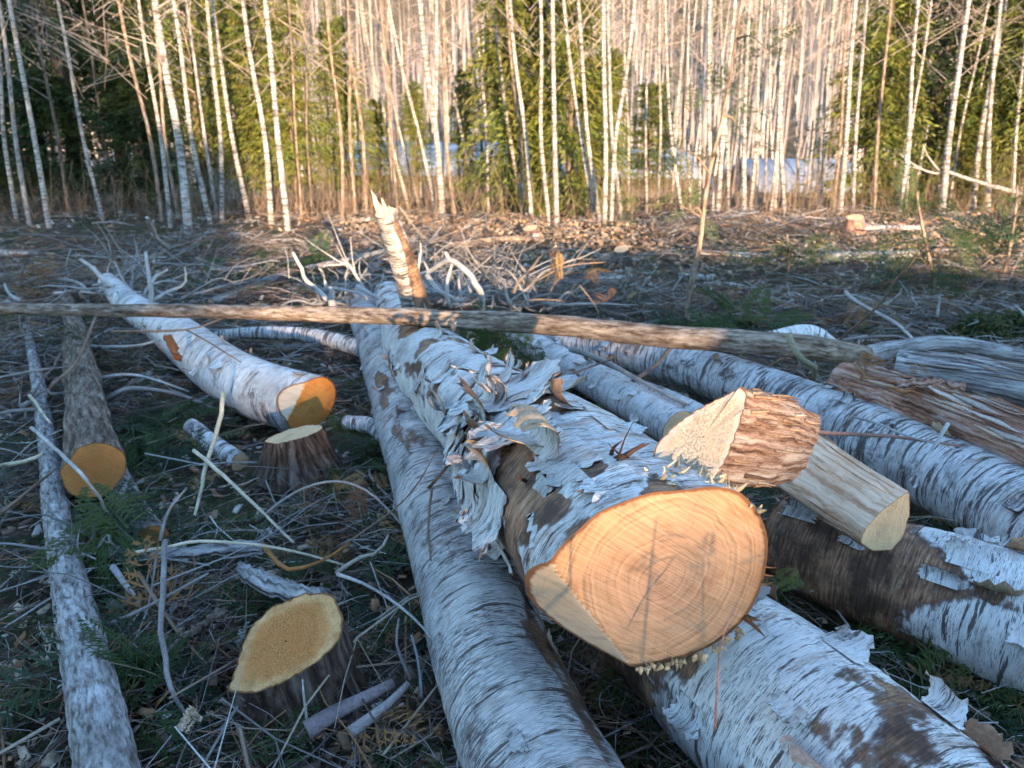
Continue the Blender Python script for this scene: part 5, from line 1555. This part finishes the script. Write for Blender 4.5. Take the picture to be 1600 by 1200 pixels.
# foot px, foot py, distance Y, top px (at y=67), width px
ZONES = [
    ('among the dark conifers at left', [
        (27, 350, 11.6, -3, 8, 'birch_far'), (47, 356, 11.0, 8, 10, 'bark_grey'), (78, 362, 10.6, 26, 14, 'birch_far'), (110, 352, 12.0, 60, 8, 'bark_brown'), (163, 355, 11.4, 103, 10, 'birch_far'), (190, 350, 12.5, 140, 7, 'bark_brown'),
        (255, 358, 11.2, 198, 9, 'bark_pole'), (268, 366, 10.6, 226, 8, 'birch_far'), (280, 352, 12.2, 246, 6, 'bark_pole'), (296, 375, 10.2, 252, 14, 'birch_far'), (331, 362, 10.9, 281, 13, 'birch_far'), (341, 352, 11.8, 300, 8, 'bark_grey'),
        (348, 358, 11.3, 329, 10, 'birch_far'), (391, 350, 11.9, 341, 9, 'birch_far'), (425, 362, 11.0, 388, 10, 'birch_far'), (451, 370, 10.5, 421, 11, 'birch_far')]),
    ('between the left conifers and the snag', [
        (473, 352, 12.2, 455, 5, 'bark_pole'), (489, 350, 12.6, 478, 6, 'bark_brown'), (536, 355, 11.8, 515, 7, 'bark_pole'), (573, 338, 13.2, 545, 8, 'bark_pole'), (556, 342, 13.0, 546, 6, 'bark_pole')]),
    ('in the bright gap behind the snag', [
        (612, 340, 13.4, 606, 6, 'bark_pole'), (622, 345, 12.8, 600, 6, 'bark_pole'), (640, 338, 14.0, 575, 6, 'birch_far'), (655, 335, 15.0, 596, 6, 'birch_far'), (684, 346, 12.6, 619, 9, 'birch_far'), (692, 350, 12.2, 662, 14, 'birch_far'),
        (711, 346, 12.6, 694, 7, 'bark_pole'), (748, 335, 14.5, 698, 6, 'birch_far'), (763, 345, 12.9, 748, 7, 'birch_far'), (757, 335, 15.2, 737, 6, 'birch_far')]),
    ('in the bright stand right of the snag', [
        (818, 352, 12.4, 796, 7, 'bark_pole'), (831, 361, 11.6, 802, 9, 'birch_far'), (822, 350, 12.6, 777, 8, 'birch_far'), (859, 366, 11.1, 846, 9, 'birch_far'), (870, 370, 10.9, 864, 10, 'birch_far'), (918, 350, 13.0, 893, 6, 'birch_far'),
        (930, 362, 11.6, 887, 8, 'birch_far'), (938, 362, 11.5, 908, 8, 'birch_far'), (944, 366, 11.1, 943, 12, 'birch_far'), (954, 366, 11.2, 985, 8, 'birch_far'), (971, 355, 12.2, 951, 7, 'bark_grey'), (981, 350, 13.2, 975, 6, 'birch_far')]),
    ('in the thicket round the dead cedar stem', [
        (1010, 350, 12.8, 1012, 5, 'birch_far'), (1026, 342, 14.2, 1030, 5, 'birch_far'), (1048, 340, 14.8, 1066, 5, 'birch_far'), (1067, 355, 12.2, 1041, 8, 'birch_far'), (1078, 345, 13.6, 1075, 6, 'birch_far'), (1092, 342, 14.0, 1096, 6, 'birch_far'),
        (1113, 350, 12.6, 1108, 8, 'birch_far'), (1120, 352, 12.3, 1143, 11, 'birch_far'), (1138, 346, 13.2, 1127, 7, 'birch_far'), (1152, 340, 14.5, 1160, 6, 'birch_far'), (1162, 346, 12.9, 1168, 8, 'birch_far'), (1171, 344, 13.2, 1186, 8, 'birch_far'),
        (1181, 340, 14.0, 1196, 6, 'bark_grey'), (1192, 338, 15.0, 1210, 5, 'birch_far')]),
    ('in the open wood near the right shed', [
        (1203, 345, 13.0, 1222, 7, 'birch_far'), (1210, 340, 13.6, 1216, 6, 'birch_far'), (1226, 336, 13.2, 1225, 9, 'birch_far'), (1247, 332, 15.5, 1240, 5, 'bark_grey'), (1280, 332, 14.0, 1298, 8, 'birch_far'), (1301, 336, 13.6, 1320, 6, 'bark_pole'),
        (1312, 336, 13.3, 1331, 10, 'birch_far'), (1332, 336, 13.2, 1349, 7, 'birch_far'), (1350, 330, 14.6, 1366, 7, 'bark_brown'), (1365, 342, 12.8, 1386, 8, 'bark_pole')]),
    ('before the dark cedars at the right edge', [
        (1404, 344, 12.4, 1428, 11, 'birch_far'), (1415, 336, 13.2, 1446, 8, 'birch_far'), (1461, 315, 14.6, 1500, 7, 'birch_far'), (1471, 341, 12.6, 1504, 11, 'birch_far'), (1482, 330, 13.6, 1532, 7, 'birch_far'), (1492, 325, 14.2, 1548, 6, 'birch_far'),
        (1520, 328, 13.3, 1560, 11, 'birch_far'), (1545, 330, 13.0, 1556, 9, 'birch_far'), (1583, 330, 13.0, 1602, 7, 'birch_far'), (1590, 325, 14.0, 1640, 7, 'birch_far')]),
]
KIND = {'birch_far': 'white birch', 'bark_grey': 'grey-barked young tree', 'bark_pole': 'thin tan-barked tree', 'bark_brown': 'dark brown-barked tree'}
for zone_, ts in ZONES:
    cnt = {}
    for (fx, fy, Y, tx, w, bk) in sorted(ts):
        k = cnt.get(bk, 0); cnt[bk] = k + 1
        fork = (680, 190, 682, 67) if (fx, tx) == (692, 662) else ((1207, 250, 1203, 120) if fx == 1203 else None)
        big = ' thick' if w >= 11 else (' leaning' if abs(tx - fx) > 48 else '')
        birch(f'{ORD[k]}{big} {KIND[bk]} from the left {zone_}', (fx, fy, Y), (tx, 67), w, bark=bk, fork=fork,
              name='birch_tree' if bk == 'birch_far' else 'young_tree')

# fallen birch leaning into the right-hand trees
p = [at_y(1660, 330, 12.6), at_y(1600, 305, 12.6), at_y(1530, 285, 12.7), at_y(1480, 268, 12.8)]
root, L_ = make_log('fallen_birch', 'fallen birch caught slantwise among the trunks at the right edge', 'tree', p, [0.042, 0.038, 0.03, 0.022], M['birch_far'], None, M['end_pale'], nseg=12, step=0.1, seed=41)
for q in ([(1480, 268), (1455, 270), (1425, 255), (1405, 240)], [(1470, 268), (1450, 245), (1442, 225)], [(1458, 270), (1430, 262), (1412, 262)]):
    pp = [at_y(a, b_, 12.8) for a, b_ in q]
    v, f, c, rs = stick_mesh('limb', pp, list(np.linspace(0.016, 0.005, len(pp))), WHT, 6, len(q), 0.1, 10)
    obj('limb', new_mesh('limb', v, f, {'col': c, 'rest': rs}), M['debris'], root)


# ---- conifers
def conifer_mesh(seed, H, R, start=0.06, n=260, leaf=(0.10, 0.04), droop=0.5, cols=GREENS, per=16):
    r = np.random.default_rng(seed)
    z = H * (start + (0.985 - start) * r.random(n) ** 0.9)
    az = r.uniform(0, 6.283, n)
    l = R * 1.25 * ((1 - z / H) ** 1.0) * r.uniform(0.55, 1.15, n) + 0.08
    V, F, C = [], [], []
    u = np.linspace(0.12, 1.0, per)
    o = 0
    cols = np.array(cols)
    for i in range(n):
        d = np.array([math.cos(az[i]), math.sin(az[i])])
        P = np.zeros((per, 3))
        P[:, :2] = d[None] * (u * l[i])[:, None]
        P[:, 2] = z[i] + l[i] * (0.25 * u - droop * u * u) 
        P += r.normal(0, 0.006, P.shape)
        sd = np.array([-d[1], d[0], 0])
        sgn = np.where(np.arange(per) % 2 == 0, 1, -1)[:, None]
        L = leaf[0] * r.uniform(0.7, 1.7, per)[:, None] * (1.15 - 0.5 * u[:, None]) * 1.3
        dirn = sd[None] * sgn * r.uniform(0.3, 1.1, per)[:, None] + np.array([*(d * 0.7), -0.55])[None] + r.normal(0, 0.3, (per, 3))
        dirn /= np.linalg.norm(dirn, axis=1)[:, None]
        up = r.normal(0, 1, (per, 3))
        wv = np.cross(dirn, up); wv /= np.linalg.norm(wv, axis=1)[:, None]
        W = 0.55 * leaf[1] * r.uniform(0.7, 1.4, per)[:, None]
        a, b2, c2, d2 = P, P + dirn * L * 0.5 + wv * W, P + dirn * L, P + dirn * L * 0.5 - wv * W
        V.append(np.stack([a, b2, c2, d2], 1).reshape(-1, 3))
        F.append(np.arange(per * 4).reshape(per, 4) + o)
        o += per * 4
        cc = cols[r.integers(len(cols))] * r.uniform(0.7, 1.3)
        C.append(np.repeat(cc[None] * r.uniform(0.75, 1.3, (per, 1)), 4, 0))
    me = new_mesh('crown', np.vstack(V), [np.vstack(F)], {'col': np.vstack(C)}, smooth=False)
    me.materials.append(M['leaf'])
    return me


YG = [(0.18, 0.20, 0.04), (0.20, 0.21, 0.04), (0.14, 0.175, 0.04), (0.21, 0.19, 0.045)]
DG = [(0.035, 0.055, 0.022), (0.045, 0.065, 0.03), (0.06, 0.08, 0.025)]
CM = {
    'spruce_tall': [conifer_mesh(s, 1.0, 0.17, 0.12, 400, (0.0150, 0.0030), 0.30, YG, 40) for s in (11, 12)],
    'cedar_tall': [conifer_mesh(s, 1.0, 0.17, 0.06, 480, (0.0165, 0.0030), 0.6, YG + DG[2:], 42) for s in (13, 14)],
    'dark_tall': [conifer_mesh(s, 1.0, 0.18, 0.16, 420, (0.0140, 0.0034), 0.5, DG + GREENS[:2], 42) for s in (15, 16)],
    'spruce': [conifer_mesh(s, 1.0, 0.22, 0.10, 300, (0.026, 0.0055), 0.25, YG, 30) for s in (1, 2, 3)],
    'cedar': [conifer_mesh(s, 1.0, 0.20, 0.04, 360, (0.030, 0.0055), 0.6, YG, 32) for s in (4, 5)],
    'dark': [conifer_mesh(s, 1.0, 0.20, 0.14, 420, (0.026, 0.006), 0.5, DG + GREENS[:2], 30) for s in (6, 7)],
}


def conifer(label, x, Y, H, kind, width=1.0, group=None, base=None, trunk=True):
    X = (x - 800) / F_PX * (Y * CP + (EYE) * SP) if base is None else base[0]
    if base is not None: Y = base[1]
    z = float(terrain(np.array(X), np.array(Y)))
    root = empty({'spruce': 'spruce_tree', 'cedar': 'cedar_tree', 'dark': 'conifer_tree'}[kind], (X, Y, z))
    tag(root, label, 'tree', group)
    rz = random.uniform(0, 6.28)
    v, f, rs = stem_arrays([(X, Y, z - 0.1), (X + 0.01, Y, z + H * 0.5), (X, Y, z + H * 0.98)], [0.013 * H + 0.02, 0.008 * H + 0.01, 0.004], 8, 12)
    obj('trunk', new_mesh('trunk', v, f, {'rest': rs, 'zone': np.zeros(len(v))}), M['bark_brown'], root)
    o = bpy.data.objects.new('crown', random.choice(CM[kind + ('_tall' if H > 4.9 else '')]))
    COL.objects.link(o)
    o.parent = root
    o.rotation_euler = (0, 0, rz)
    o.scale = (H * width, H * width, H)
    return root


for lab, x, Y, H, kind, wd in [
    ('dark tall conifer at the left edge', 10, 14.0, 8.5, 'dark', 0.9), ('second dark conifer in from the left edge', 75, 15.0, 9.0, 'dark', 0.9), ('third dark conifer in from the left edge', 130, 13.6, 8.5, 'dark', 0.9),
    ('tall conifer left of the paired white birches', 200, 14.5, 8.0, 'dark', 0.9), ('green conifer behind the paired white birches', 262, 15.5, 8.5, 'spruce', 0.9), ('bright-topped conifer behind the leaning birches at left', 322, 14.8, 5.2, 'spruce', 1.0),
    ('bright yellow-green conifer left of the spruce spire', 385, 15.2, 4.3, 'spruce', 0.9), ('low green conifer between the left birches', 425, 13.8, 3.4, 'spruce', 1.1), ('slim spruce with its spire in view left of centre', 466, 13.4, 3.55, 'spruce', 0.8),
    ('yellowish young spruce right of the spire', 540, 14.0, 3.15, 'spruce', 0.8), ('bushy low conifer behind the snag', 596, 15.0, 1.9, 'spruce', 0.9),
    ('bright bushy conifer behind the forked birch', 652, 17.0, 2.4, 'spruce', 0.8), ('yellow-green young conifer right of the forked birch', 728, 15.0, 2.4, 'spruce', 0.7), 
    ('dark narrow conifer left of the bright birch stand', 800, 13.2, 4.6, 'cedar', 0.8), ('dark cedar behind the paired straight birches', 835, 13.8, 4.4, 'dark', 0.6), ('sunlit cedar behind the bright birch stand', 888, 12.8, 4.4, 'cedar', 0.75),
    ('yellow-green young cedar beside the brightest birch', 940, 13.2, 2.6, 'cedar', 0.9), ('low green conifer near the dead cedar stem', 1010, 15.5, 2.2, 'spruce', 1.3),
    ('broad sunlit cedar among the right-hand birches', 1350, 14.4, 4.4, 'cedar', 0.95), ('dark cedar left of the right-hand birches', 1440, 15.0, 6.5, 'dark', 1.0),
    ('tall dark cedar near the right edge', 1500, 15.8, 9.5, 'dark', 1.2), ('green drooping cedar at the right edge', 1580, 14.2, 8.5, 'cedar', 0.95), ('second drooping cedar at the right edge', 1545, 14.8, 6.0, 'cedar', 0.9), ('tall cedar just past the right edge', 1660, 14.5, 9.0, 'cedar', 1.0),
    ('low cedar under the fallen birch', 1490, 13.9, 2.0, 'cedar', 1.4),
    ('low dark conifer at the foot of the left trees', 100, 12.8, 2.2, 'dark', 1.6), ('low dark conifer before the leaning birches', 235, 13.0, 2.4, 'dark', 1.6), ('low dark conifer at the far left edge', 0, 12.6, 2.3, 'dark', 1.6),
]:
    conifer(lab, x, Y, H, kind, wd)

# conifers standing behind the photographer: they keep the low sun off the left of the wood and the near ground
for k, (X, Y, H) in enumerate([(-9.5, -15, 10), (-7.6, -17, 11), (-5.8, -14.5, 9.5), (-4.0, -16.5, 10.5), (-2.2, -15, 9), (-0.6, -17, 9.5), (0.8, -15.2, 8.0), (2.2, -16.4, 5.3), (2.9, -15, 4.7), (-11.5, -16.5, 11), (-13.5, -15, 10)]):
    conifer(f'{ORD[k]} of the conifers in the row behind the viewpoint', 0, 0, H, 'dark', 1.35, 'conifers behind the viewpoint', base=(X, Y))


# unseen twig thicket added farther behind to thin the lowest sunlight on the pile
r = np.random.default_rng(95)
n = 34000
x, y = r.uniform(-3, 20, n), r.uniform(-33, -28, n)
zt = terrain(x, y)
h = (5.05 - zt) + 0.35 * fbm(np.stack([x * 0.7, y * 0, x * 0], -1), 3)
z = zt + h * np.sqrt(r.random(n))
T3 = np.array([(0, -.5, -.3), (0, .5, -.3), (0, 0, .6), (1, 0, 0)])
az, ti = r.uniform(0, 6.28, n), r.normal(0.5, 0.5, n)
ex = np.stack([np.cos(az) * np.sin(ti), np.sin(az) * np.sin(ti), np.cos(ti)], -1)
ey = np.cross(ex, r.normal(size=(n, 3))); ey /= np.linalg.norm(ey, axis=1)[:, None]
ez = np.cross(ex, ey)
L_ = np.minimum(r.uniform(0.4, 1.2, n), h)
W = np.stack([x, y, z - 0.6 * L_], -1)[:, None] + T3[None, :, 0:1] * (ex * L_[:, None])[:, None] + (T3[None, :, 1:2] * ey[:, None] + T3[None, :, 2:3] * ez[:, None]) * r.uniform(0.012, 0.03, n)[:, None, None]
F_ = np.array([(0, 1, 3), (1, 2, 3), (2, 0, 3)])[None] + (np.arange(n) * 4)[:, None, None]
bake('sun_filter_thicket', [(W.reshape(-1, 3), F_.reshape(-1, 3), np.tile([[0.3, 0.22, 0.18]], (n * 4, 1)))], M['far'], 'added twig thicket, unseen behind the viewpoint, thinning the low sun', 'thicket')


# ---- saplings standing in the clearing
def sapling(label, path, w, boughs, seed, name='cedar_sapling', dead=False, Y=None):
    pts = [at_y(x, y, Y) for x, y in path]
    root = empty(name, pts[0])
    tag(root, label, 'sapling')
    r0 = w / 2 * Y / F_PX
    v, f, rs = stem_arrays(pts, np.linspace(r0, r0 * 0.45, len(pts)), 8, 22)
    obj('trunk', new_mesh('trunk', v, f, {'rest': rs, 'zone': np.zeros(len(v))}), M['bark_pole'], root)
    r = np.random.default_rng(seed)
    for bx, by, bn, sx, sy in boughs:
        k0 = np.argmin([abs(p[1] - by) for p in path])
        a = pts[k0]
        tip = at_y(bx, by, Y + r.normal(0, 0.15))
        sv, sf, sc_, srs = stick_mesh('limb', [a, 0.5 * (a + tip) + np.array([0, 0, 0.05]), tip], [r0 * 0.35, r0 * 0.25, 0.003], (0.3, 0.2, 0.13), 5, seed, 0.1, 8)
        limb = obj('limb', new_mesh('limb', sv, sf, {'col': sc_, 'rest': srs}), M['debris'], root)
        for _ in range(bn):
            p = at_y(bx + r.normal(0, sx), by + r.normal(0, sy), Y + r.normal(0, 0.2))
            c = np.array(GREENS[r.integers(5)]) * r.uniform(1.0, 1.5) if not dead else np.array(DEAD[r.integers(4)])
            vv, ff, cc = instances(FT[r.integers(4)], p[None], rand_rot(1, r, 0.5), np.array([r.uniform(0.16, 0.38) if Y > 6 else r.uniform(0.10, 0.24)]), c[None], 0.25, seed)
            obj('frond', new_mesh('frond', vv, [ff], {'col': cc}, smooth=False), M['leaf'], limb)


sapling('thin dead cedar stem standing in the clearing with a few green sprays high up', [(1073, 508), (1078, 455), (1090, 400), (1098, 340), (1108, 270), (1130, 180), (1150, 60), (1165, -40)], 10,
        [(1060, 235, 16, 38, 12), (1130, 150, 20, 32, 22), (1010, 320, 10, 30, 8), (1080, 330, 8, 20, 6), (1160, 215, 9, 25, 6), (1200, 80, 8, 20, 10)], 61, 'dead_sapling', Y=5.6)
sapling('drooping cedar sapling at right, left one, with fronds over the clearing', [(1465, 480), (1455, 420), (1440, 350), (1432, 300)], 7,
        [(1450, 420, 20, 36, 26), (1400, 390, 12, 26, 16), (1500, 350, 14, 30, 14), (1435, 320, 10, 20, 10)], 62, Y=6.6)
sapling('drooping cedar sapling at the right edge of the clearing', [(1560, 460), (1575, 400), (1585, 340), (1590, 290)], 7,
        [(1570, 370, 20, 32, 18), (1530, 420, 12, 28, 16), (1600, 330, 10, 20, 14), (1520, 370, 10, 26, 10)], 63, Y=7.0)
sapling('low pale green conifer seedling in the clearing before the sunlit stump', [(1232, 435), (1232, 400), (1230, 365)], 5, [(1232, 385, 16, 28, 10), (1240, 410, 8, 20, 6), (1185, 392, 6, 18, 6)], 64, 'seedling', Y=7.5)
# seedlings by the photographer's feet, just out of view: their shadows fall on the big cut end
for k, (X, Y, H, ln) in enumerate([(0.47, 0.42, 0.95, 0.05), (0.70, 0.38, 0.88, -0.06), (0.36, 0.30, 1.02, 0.02)]):
    z = float(terrain(np.array(X), np.array(Y)))
    root = empty('seedling', (X, Y, z))
    tag(root, ['slim', 'short', 'tall'][k] + ' seedling at the viewer\'s feet, its shadow on the big cut end', 'seedling')
    v, f, rs = stem_arrays([(X, Y, z), (X + ln * 0.5, Y, z + H * 0.5), (X + ln, Y, z + H)], [0.005, 0.004, 0.0015], 6, 10)
    obj('trunk', new_mesh('trunk', v, f, {'rest': rs}), M['bark_brown'], root)
    r = np.random.default_rng(k)
    n = 9
    hs = r.uniform(0.72, 1.0, n)
    pos = np.stack([X + ln * hs, np.full(n, Y), z + H * hs], -1)
    for q in range(n):
        vv, ff, cc = instances(FT[k], pos[q:q + 1], rand_rot(1, r, 0.5), r.uniform(0.04, 0.09, 1), np.array(GREENS)[r.integers(5, size=1)], 0.2, k)
        obj('frond', new_mesh('frond', vv, ff, {'col': cc}, smooth=False), M['leaf'], root)

# ------------------------------------------------------------------ undergrowth of the wood's edge
r = np.random.default_rng(91)
sets = []
n = 4000
x = r.uniform(-11, 12, n); y = r.uniform(11.0, 17.0, n)
z = terrain(x, y)
for k, T in enumerate(TWF[:4]):
    m = n // 4
    s_ = slice(k * m, (k + 1) * m)
    L_ = r.uniform(0.2, 1.1, m)
    V = T[0]
    cx = V.reshape(-1, 3, 3).mean(1).repeat(3, 0)
    W = cx[None] * L_[:, None, None] + (V - cx)[None] * (r.uniform(0.003, 0.010, m) / 0.024)[:, None, None]
    az, ti = r.uniform(0, 6.28, m), r.normal(0, 0.45, m)
    ex = np.stack([np.cos(az) * np.sin(ti), np.sin(az) * np.sin(ti), np.cos(ti)], -1)
    ey = np.cross(ex, r.normal(size=(m, 3))); ey /= np.linalg.norm(ey, axis=1)[:, None]
    ez = np.cross(ex, ey)
    W = W[..., 0:1] * ex[:, None] + W[..., 1:2] * ey[:, None] + W[..., 2:3] * ez[:, None] + np.stack([x[s_], y[s_], z[s_]], -1)[:, None]
    C = np.array([(0.30, 0.21, 0.14), (0.40, 0.28, 0.17), (0.22, 0.15, 0.11), (0.34, 0.22, 0.16)])[r.integers(4, size=m)]
    sets.append((W.reshape(-1, 3), (T[1][None] + (np.arange(m) * len(V))[:, None, None]).reshape(-1, 4), np.repeat(C, len(V), 0)))
bake('dry_brush', sets, M['debris'], 'dry brown brush and bare stems at the foot of the wood', 'brush', smooth=True)

# thin trunks deeper in the wood
r = np.random.default_rng(92)
sets = []
n = 150
x = r.uniform(-16, 22, n); y = r.uniform(16, 40, n)
for k in range(n):
    if abs(x[k] / y[k]) > 0.85: continue
    zz = float(terrain(np.array(x[k]), np.array(y[k])))
    H = r.uniform(6, 11)
    q = r.normal(0, 0.35, 2)
    v, f, rs = stem_arrays([(x[k], y[k], zz), (x[k] + q[0] * 0.4, y[k], zz + H * 0.5), (x[k] + q[0], y[k] + q[1], zz + H)], [r.uniform(0.018, 0.05), 0.02, 0.006], 5, 6)
    c = np.array((0.52, 0.43, 0.37)) * r.uniform(0.5, 1.1) if r.random() < 0.65 else np.array((0.30, 0.21, 0.16))
    sets.append((v, f, np.broadcast_to(c, v.shape) * (0.8 + 0.35 * r.random((len(v), 1)))))
bake('deep_wood', sets, M['far'], 'mass of thin pale trunks deeper in the wood', 'wood', smooth=True)
sets = []
for k in range(110):
    X, Y = r.uniform(-14, 20), r.uniform(15, 42)
    if abs(X / Y) > 0.85: continue
    zz = float(terrain(np.array(X), np.array(Y)))
    bv, bf = bare_crown(int(r.integers(40)), n=14, start=0.12)
    H = r.uniform(5, 10)
    c = np.array([(0.42, 0.31, 0.27), (0.50, 0.40, 0.36), (0.34, 0.25, 0.21)])[r.integers(3)]
    sets.append((bv * H + np.array([X, Y, zz]), bf, np.tile(c, (len(bv), 1))))
bake('deep_wood', sets, M['far'], 'bare twigs of the deeper wood', 'wood')

# ------------------------------------------------------------------ sheds beyond the wood
def shed(label, x, ytop, ybot, half_w, Y, yaw=0.0):
    d = ray(x, ytop)
    ridge = at_y(x, ytop, Y)
    eave_z = at_y(x, ybot, Y)[2]
    z0 = float(terrain(np.array(ridge[0]), np.array(Y))) - 0.3
    w, dp = half_w, 4.0
    cx, cy = ridge[0], Y
    root = empty('shed', (cx, cy, z0))
    tag(root, label, 'shed')
    E = lambda a, b, z: (cx + a, cy + b, z)
    W = [E(-w, -dp + .4, z0), E(w, -dp + .4, z0), E(w, dp - .4, z0), E(-w, dp - .4, z0), E(-w, -dp + .4, eave_z), E(w, -dp + .4, eave_z), E(w, dp - .4, eave_z), E(-w, dp - .4, eave_z), E(-w, 0, ridge[2] - .12), E(w, 0, ridge[2] - .12)]
    obj('wall', new_mesh('wall', W, [np.array([(0, 1, 5, 4), (2, 3, 7, 6), (1, 2, 6, 5), (3, 0, 4, 7)]), np.array([(5, 6, 9), (7, 4, 8)])], smooth=False), M['wall'], root)
    o, t = w + 0.35, 0.1
    Rf = []
    for dz in (0, -t):
        Rf += [E(-o, -dp, eave_z - 0.1 + dz), E(o, -dp, eave_z - 0.1 + dz), E(-o, 0, ridge[2] + dz), E(o, 0, ridge[2] + dz), E(-o, dp, eave_z - 0.1 + dz), E(o, dp, eave_z - 0.1 + dz)]
    Fq = np.array([(0, 1, 3, 2), (2, 3, 5, 4), (6, 8, 9, 7), (8, 10, 11, 9), (0, 6, 7, 1), (4, 5, 11, 10), (0, 2, 8, 6), (2, 4, 10, 8), (1, 7, 9, 3), (3, 9, 11, 5)])
    rf = obj('roof', new_mesh('roof', Rf, [Fq], smooth=False), M['roof'], root)
    # standing seams
    for k in range(int(2 * o / 1.2) + 1):
        a = -o + k * 1.2
        s = [E(a, -dp, eave_z - 0.095), E(a + .05, -dp, eave_z - 0.095), E(a + .05, 0, ridge[2] + .003), E(a, 0, ridge[2] + .003), E(a, -dp, eave_z - 0.05), E(a + .05, -dp, eave_z - 0.05), E(a + .05, 0, ridge[2] + .05), E(a, 0, ridge[2] + .05)]
        obj('seam', new_mesh('seam', s, [np.array([(4, 5, 6, 7), (0, 1, 5, 4), (1, 2, 6, 5), (3, 0, 4, 7), (2, 3, 7, 6)])], smooth=False), M['roof'], rf)
    for a in (-w * 0.5, w * 0.4):
        s = [E(a, -dp + .38, z0 + .9), E(a + .9, -dp + .38, z0 + .9), E(a + .9, -dp + .38, z0 + 1.7), E(a, -dp + .38, z0 + 1.7), E(a, -dp + .44, z0 + .9), E(a + .9, -dp + .44, z0 + .9), E(a + .9, -dp + .44, z0 + 1.7), E(a, -dp + .44, z0 + 1.7)]
        obj('window', new_mesh('window', s, [np.array([(0, 1, 2, 3), (1, 0, 4, 5), (2, 1, 5, 6), (3, 2, 6, 7), (0, 3, 7, 4)])], smooth=False), M['glass'], root)


shed('long low shed with blue-grey roof seen through the bright gap', 715, 222, 262, 5.6, 46)
shed('small blue-grey roofed shed left of the dead cedar stem', 1000, 232, 268, 2.6, 48)
shed('blue-grey roofed shed in the open wood at right', 1240, 248, 285, 2.6, 44)

# ------------------------------------------------------------------ far hillside wood
r = np.random.default_rng(93)
sets = []
HT = [bare_crown(60 + s, n=8, start=0.12) for s in range(6)]
n = 2600
y = 62 + 210 * r.random(n) ** 1.3
x = r.uniform(-0.8, 0.8, n) * y
z = terrain(x, y)
pal = np.array([(0.56, 0.44, 0.41), (0.62, 0.51, 0.48), (0.50, 0.38, 0.36), (0.68, 0.58, 0.54), (0.58, 0.46, 0.44)])  # lifted pale so the colour carries the hill's sunlit haze
for k, (v, f) in enumerate(HT):
    m = slice(k * (n // 6), (k + 1) * (n // 6))
    V = v.copy()
    cnt = n // 6
    H = r.uniform(8, 15, cnt)
    # fatten the twigs so that they stay visible at that distance
    az = r.uniform(0, 6.28, cnt)
    Rz = np.zeros((cnt, 3, 3)); Rz[:, 0, 0] = np.cos(az); Rz[:, 0, 1] = -np.sin(az); Rz[:, 1, 0] = np.sin(az); Rz[:, 1, 1] = np.cos(az); Rz[:, 2, 2] = 1
    W = np.einsum('nij,vj->nvi', Rz, V * np.array([1.6, 1.6, 1])) * H[:, None, None] + np.stack([x[m], y[m], z[m]], -1)[:, None]
    C = np.repeat(pal[r.integers(5, size=cnt)], len(V), 0)
    sets.append((W.reshape(-1, 3), (f[None] + (np.arange(cnt) * len(V))[:, None, None]).reshape(-1, 3), C))
    # trunks
    a = np.array([(-.007, -.004, 0), (.007, -.004, 0), (0, .008, 0), (0, 0, 1.0)])
    tf = np.array([(0, 1, 3), (1, 2, 3), (2, 0, 3)])
    tl = r.normal(0, 0.05, (cnt, 2))
    W = a[None] * (H * np.where(r.random(cnt) < .5, 1.0, 1.0))[:, None, None]
    W[:, 3, :2] += tl * H[:, None]
    W = W + np.stack([x[m], y[m], z[m]], -1)[:, None]
    C = np.array([(0.60, 0.52, 0.47), (0.48, 0.39, 0.35), (0.40, 0.30, 0.27)])[r.integers(3, size=cnt)]
    sets.append((W.reshape(-1, 3), (tf[None] + (np.arange(cnt) * 4)[:, None, None]).reshape(-1, 3), np.repeat(C, 4, 0)))
bake('hillside_wood', sets, M['far'], 'bare pinkish-grey wood covering the far hillside', 'wood')
sets = []
for k in range(26):
    Y = r.uniform(60, 150); X = r.uniform(-0.75, 0.75) * Y
    zz = float(terrain(np.array(X), np.array(Y)))
    mm = CM['spruce'][k % 3]
    nv = len(mm.vertices)
    if k < 3:
        buf = np.zeros(nv * 3, np.float32); mm.vertices.foreach_get('co', buf)
        CM.setdefault('_v', []).append(buf.reshape(-1, 3))
    v = CM['_v'][k % 3][: nv // 4 // 4 * 4 * 4][::1]
    q = v.reshape(-1, 4, 3)[k % 8::8]
    q = q.mean(1, keepdims=True) + (q - q.mean(1, keepdims=True)) * 3.2
    H = r.uniform(5, 9)
    W = q.reshape(-1, 3) * H + np.array([X, Y, zz])
    c = np.array([(0.13, 0.15, 0.06), (0.15, 0.16, 0.06)])[k % 2]
    sets.append((W, np.arange(len(W)).reshape(-1, 4), np.tile(c, (len(W), 1))))
bake('hillside_conifers', sets, M['leaf'], 'scattered green conifers on the far hillside', 'wood')
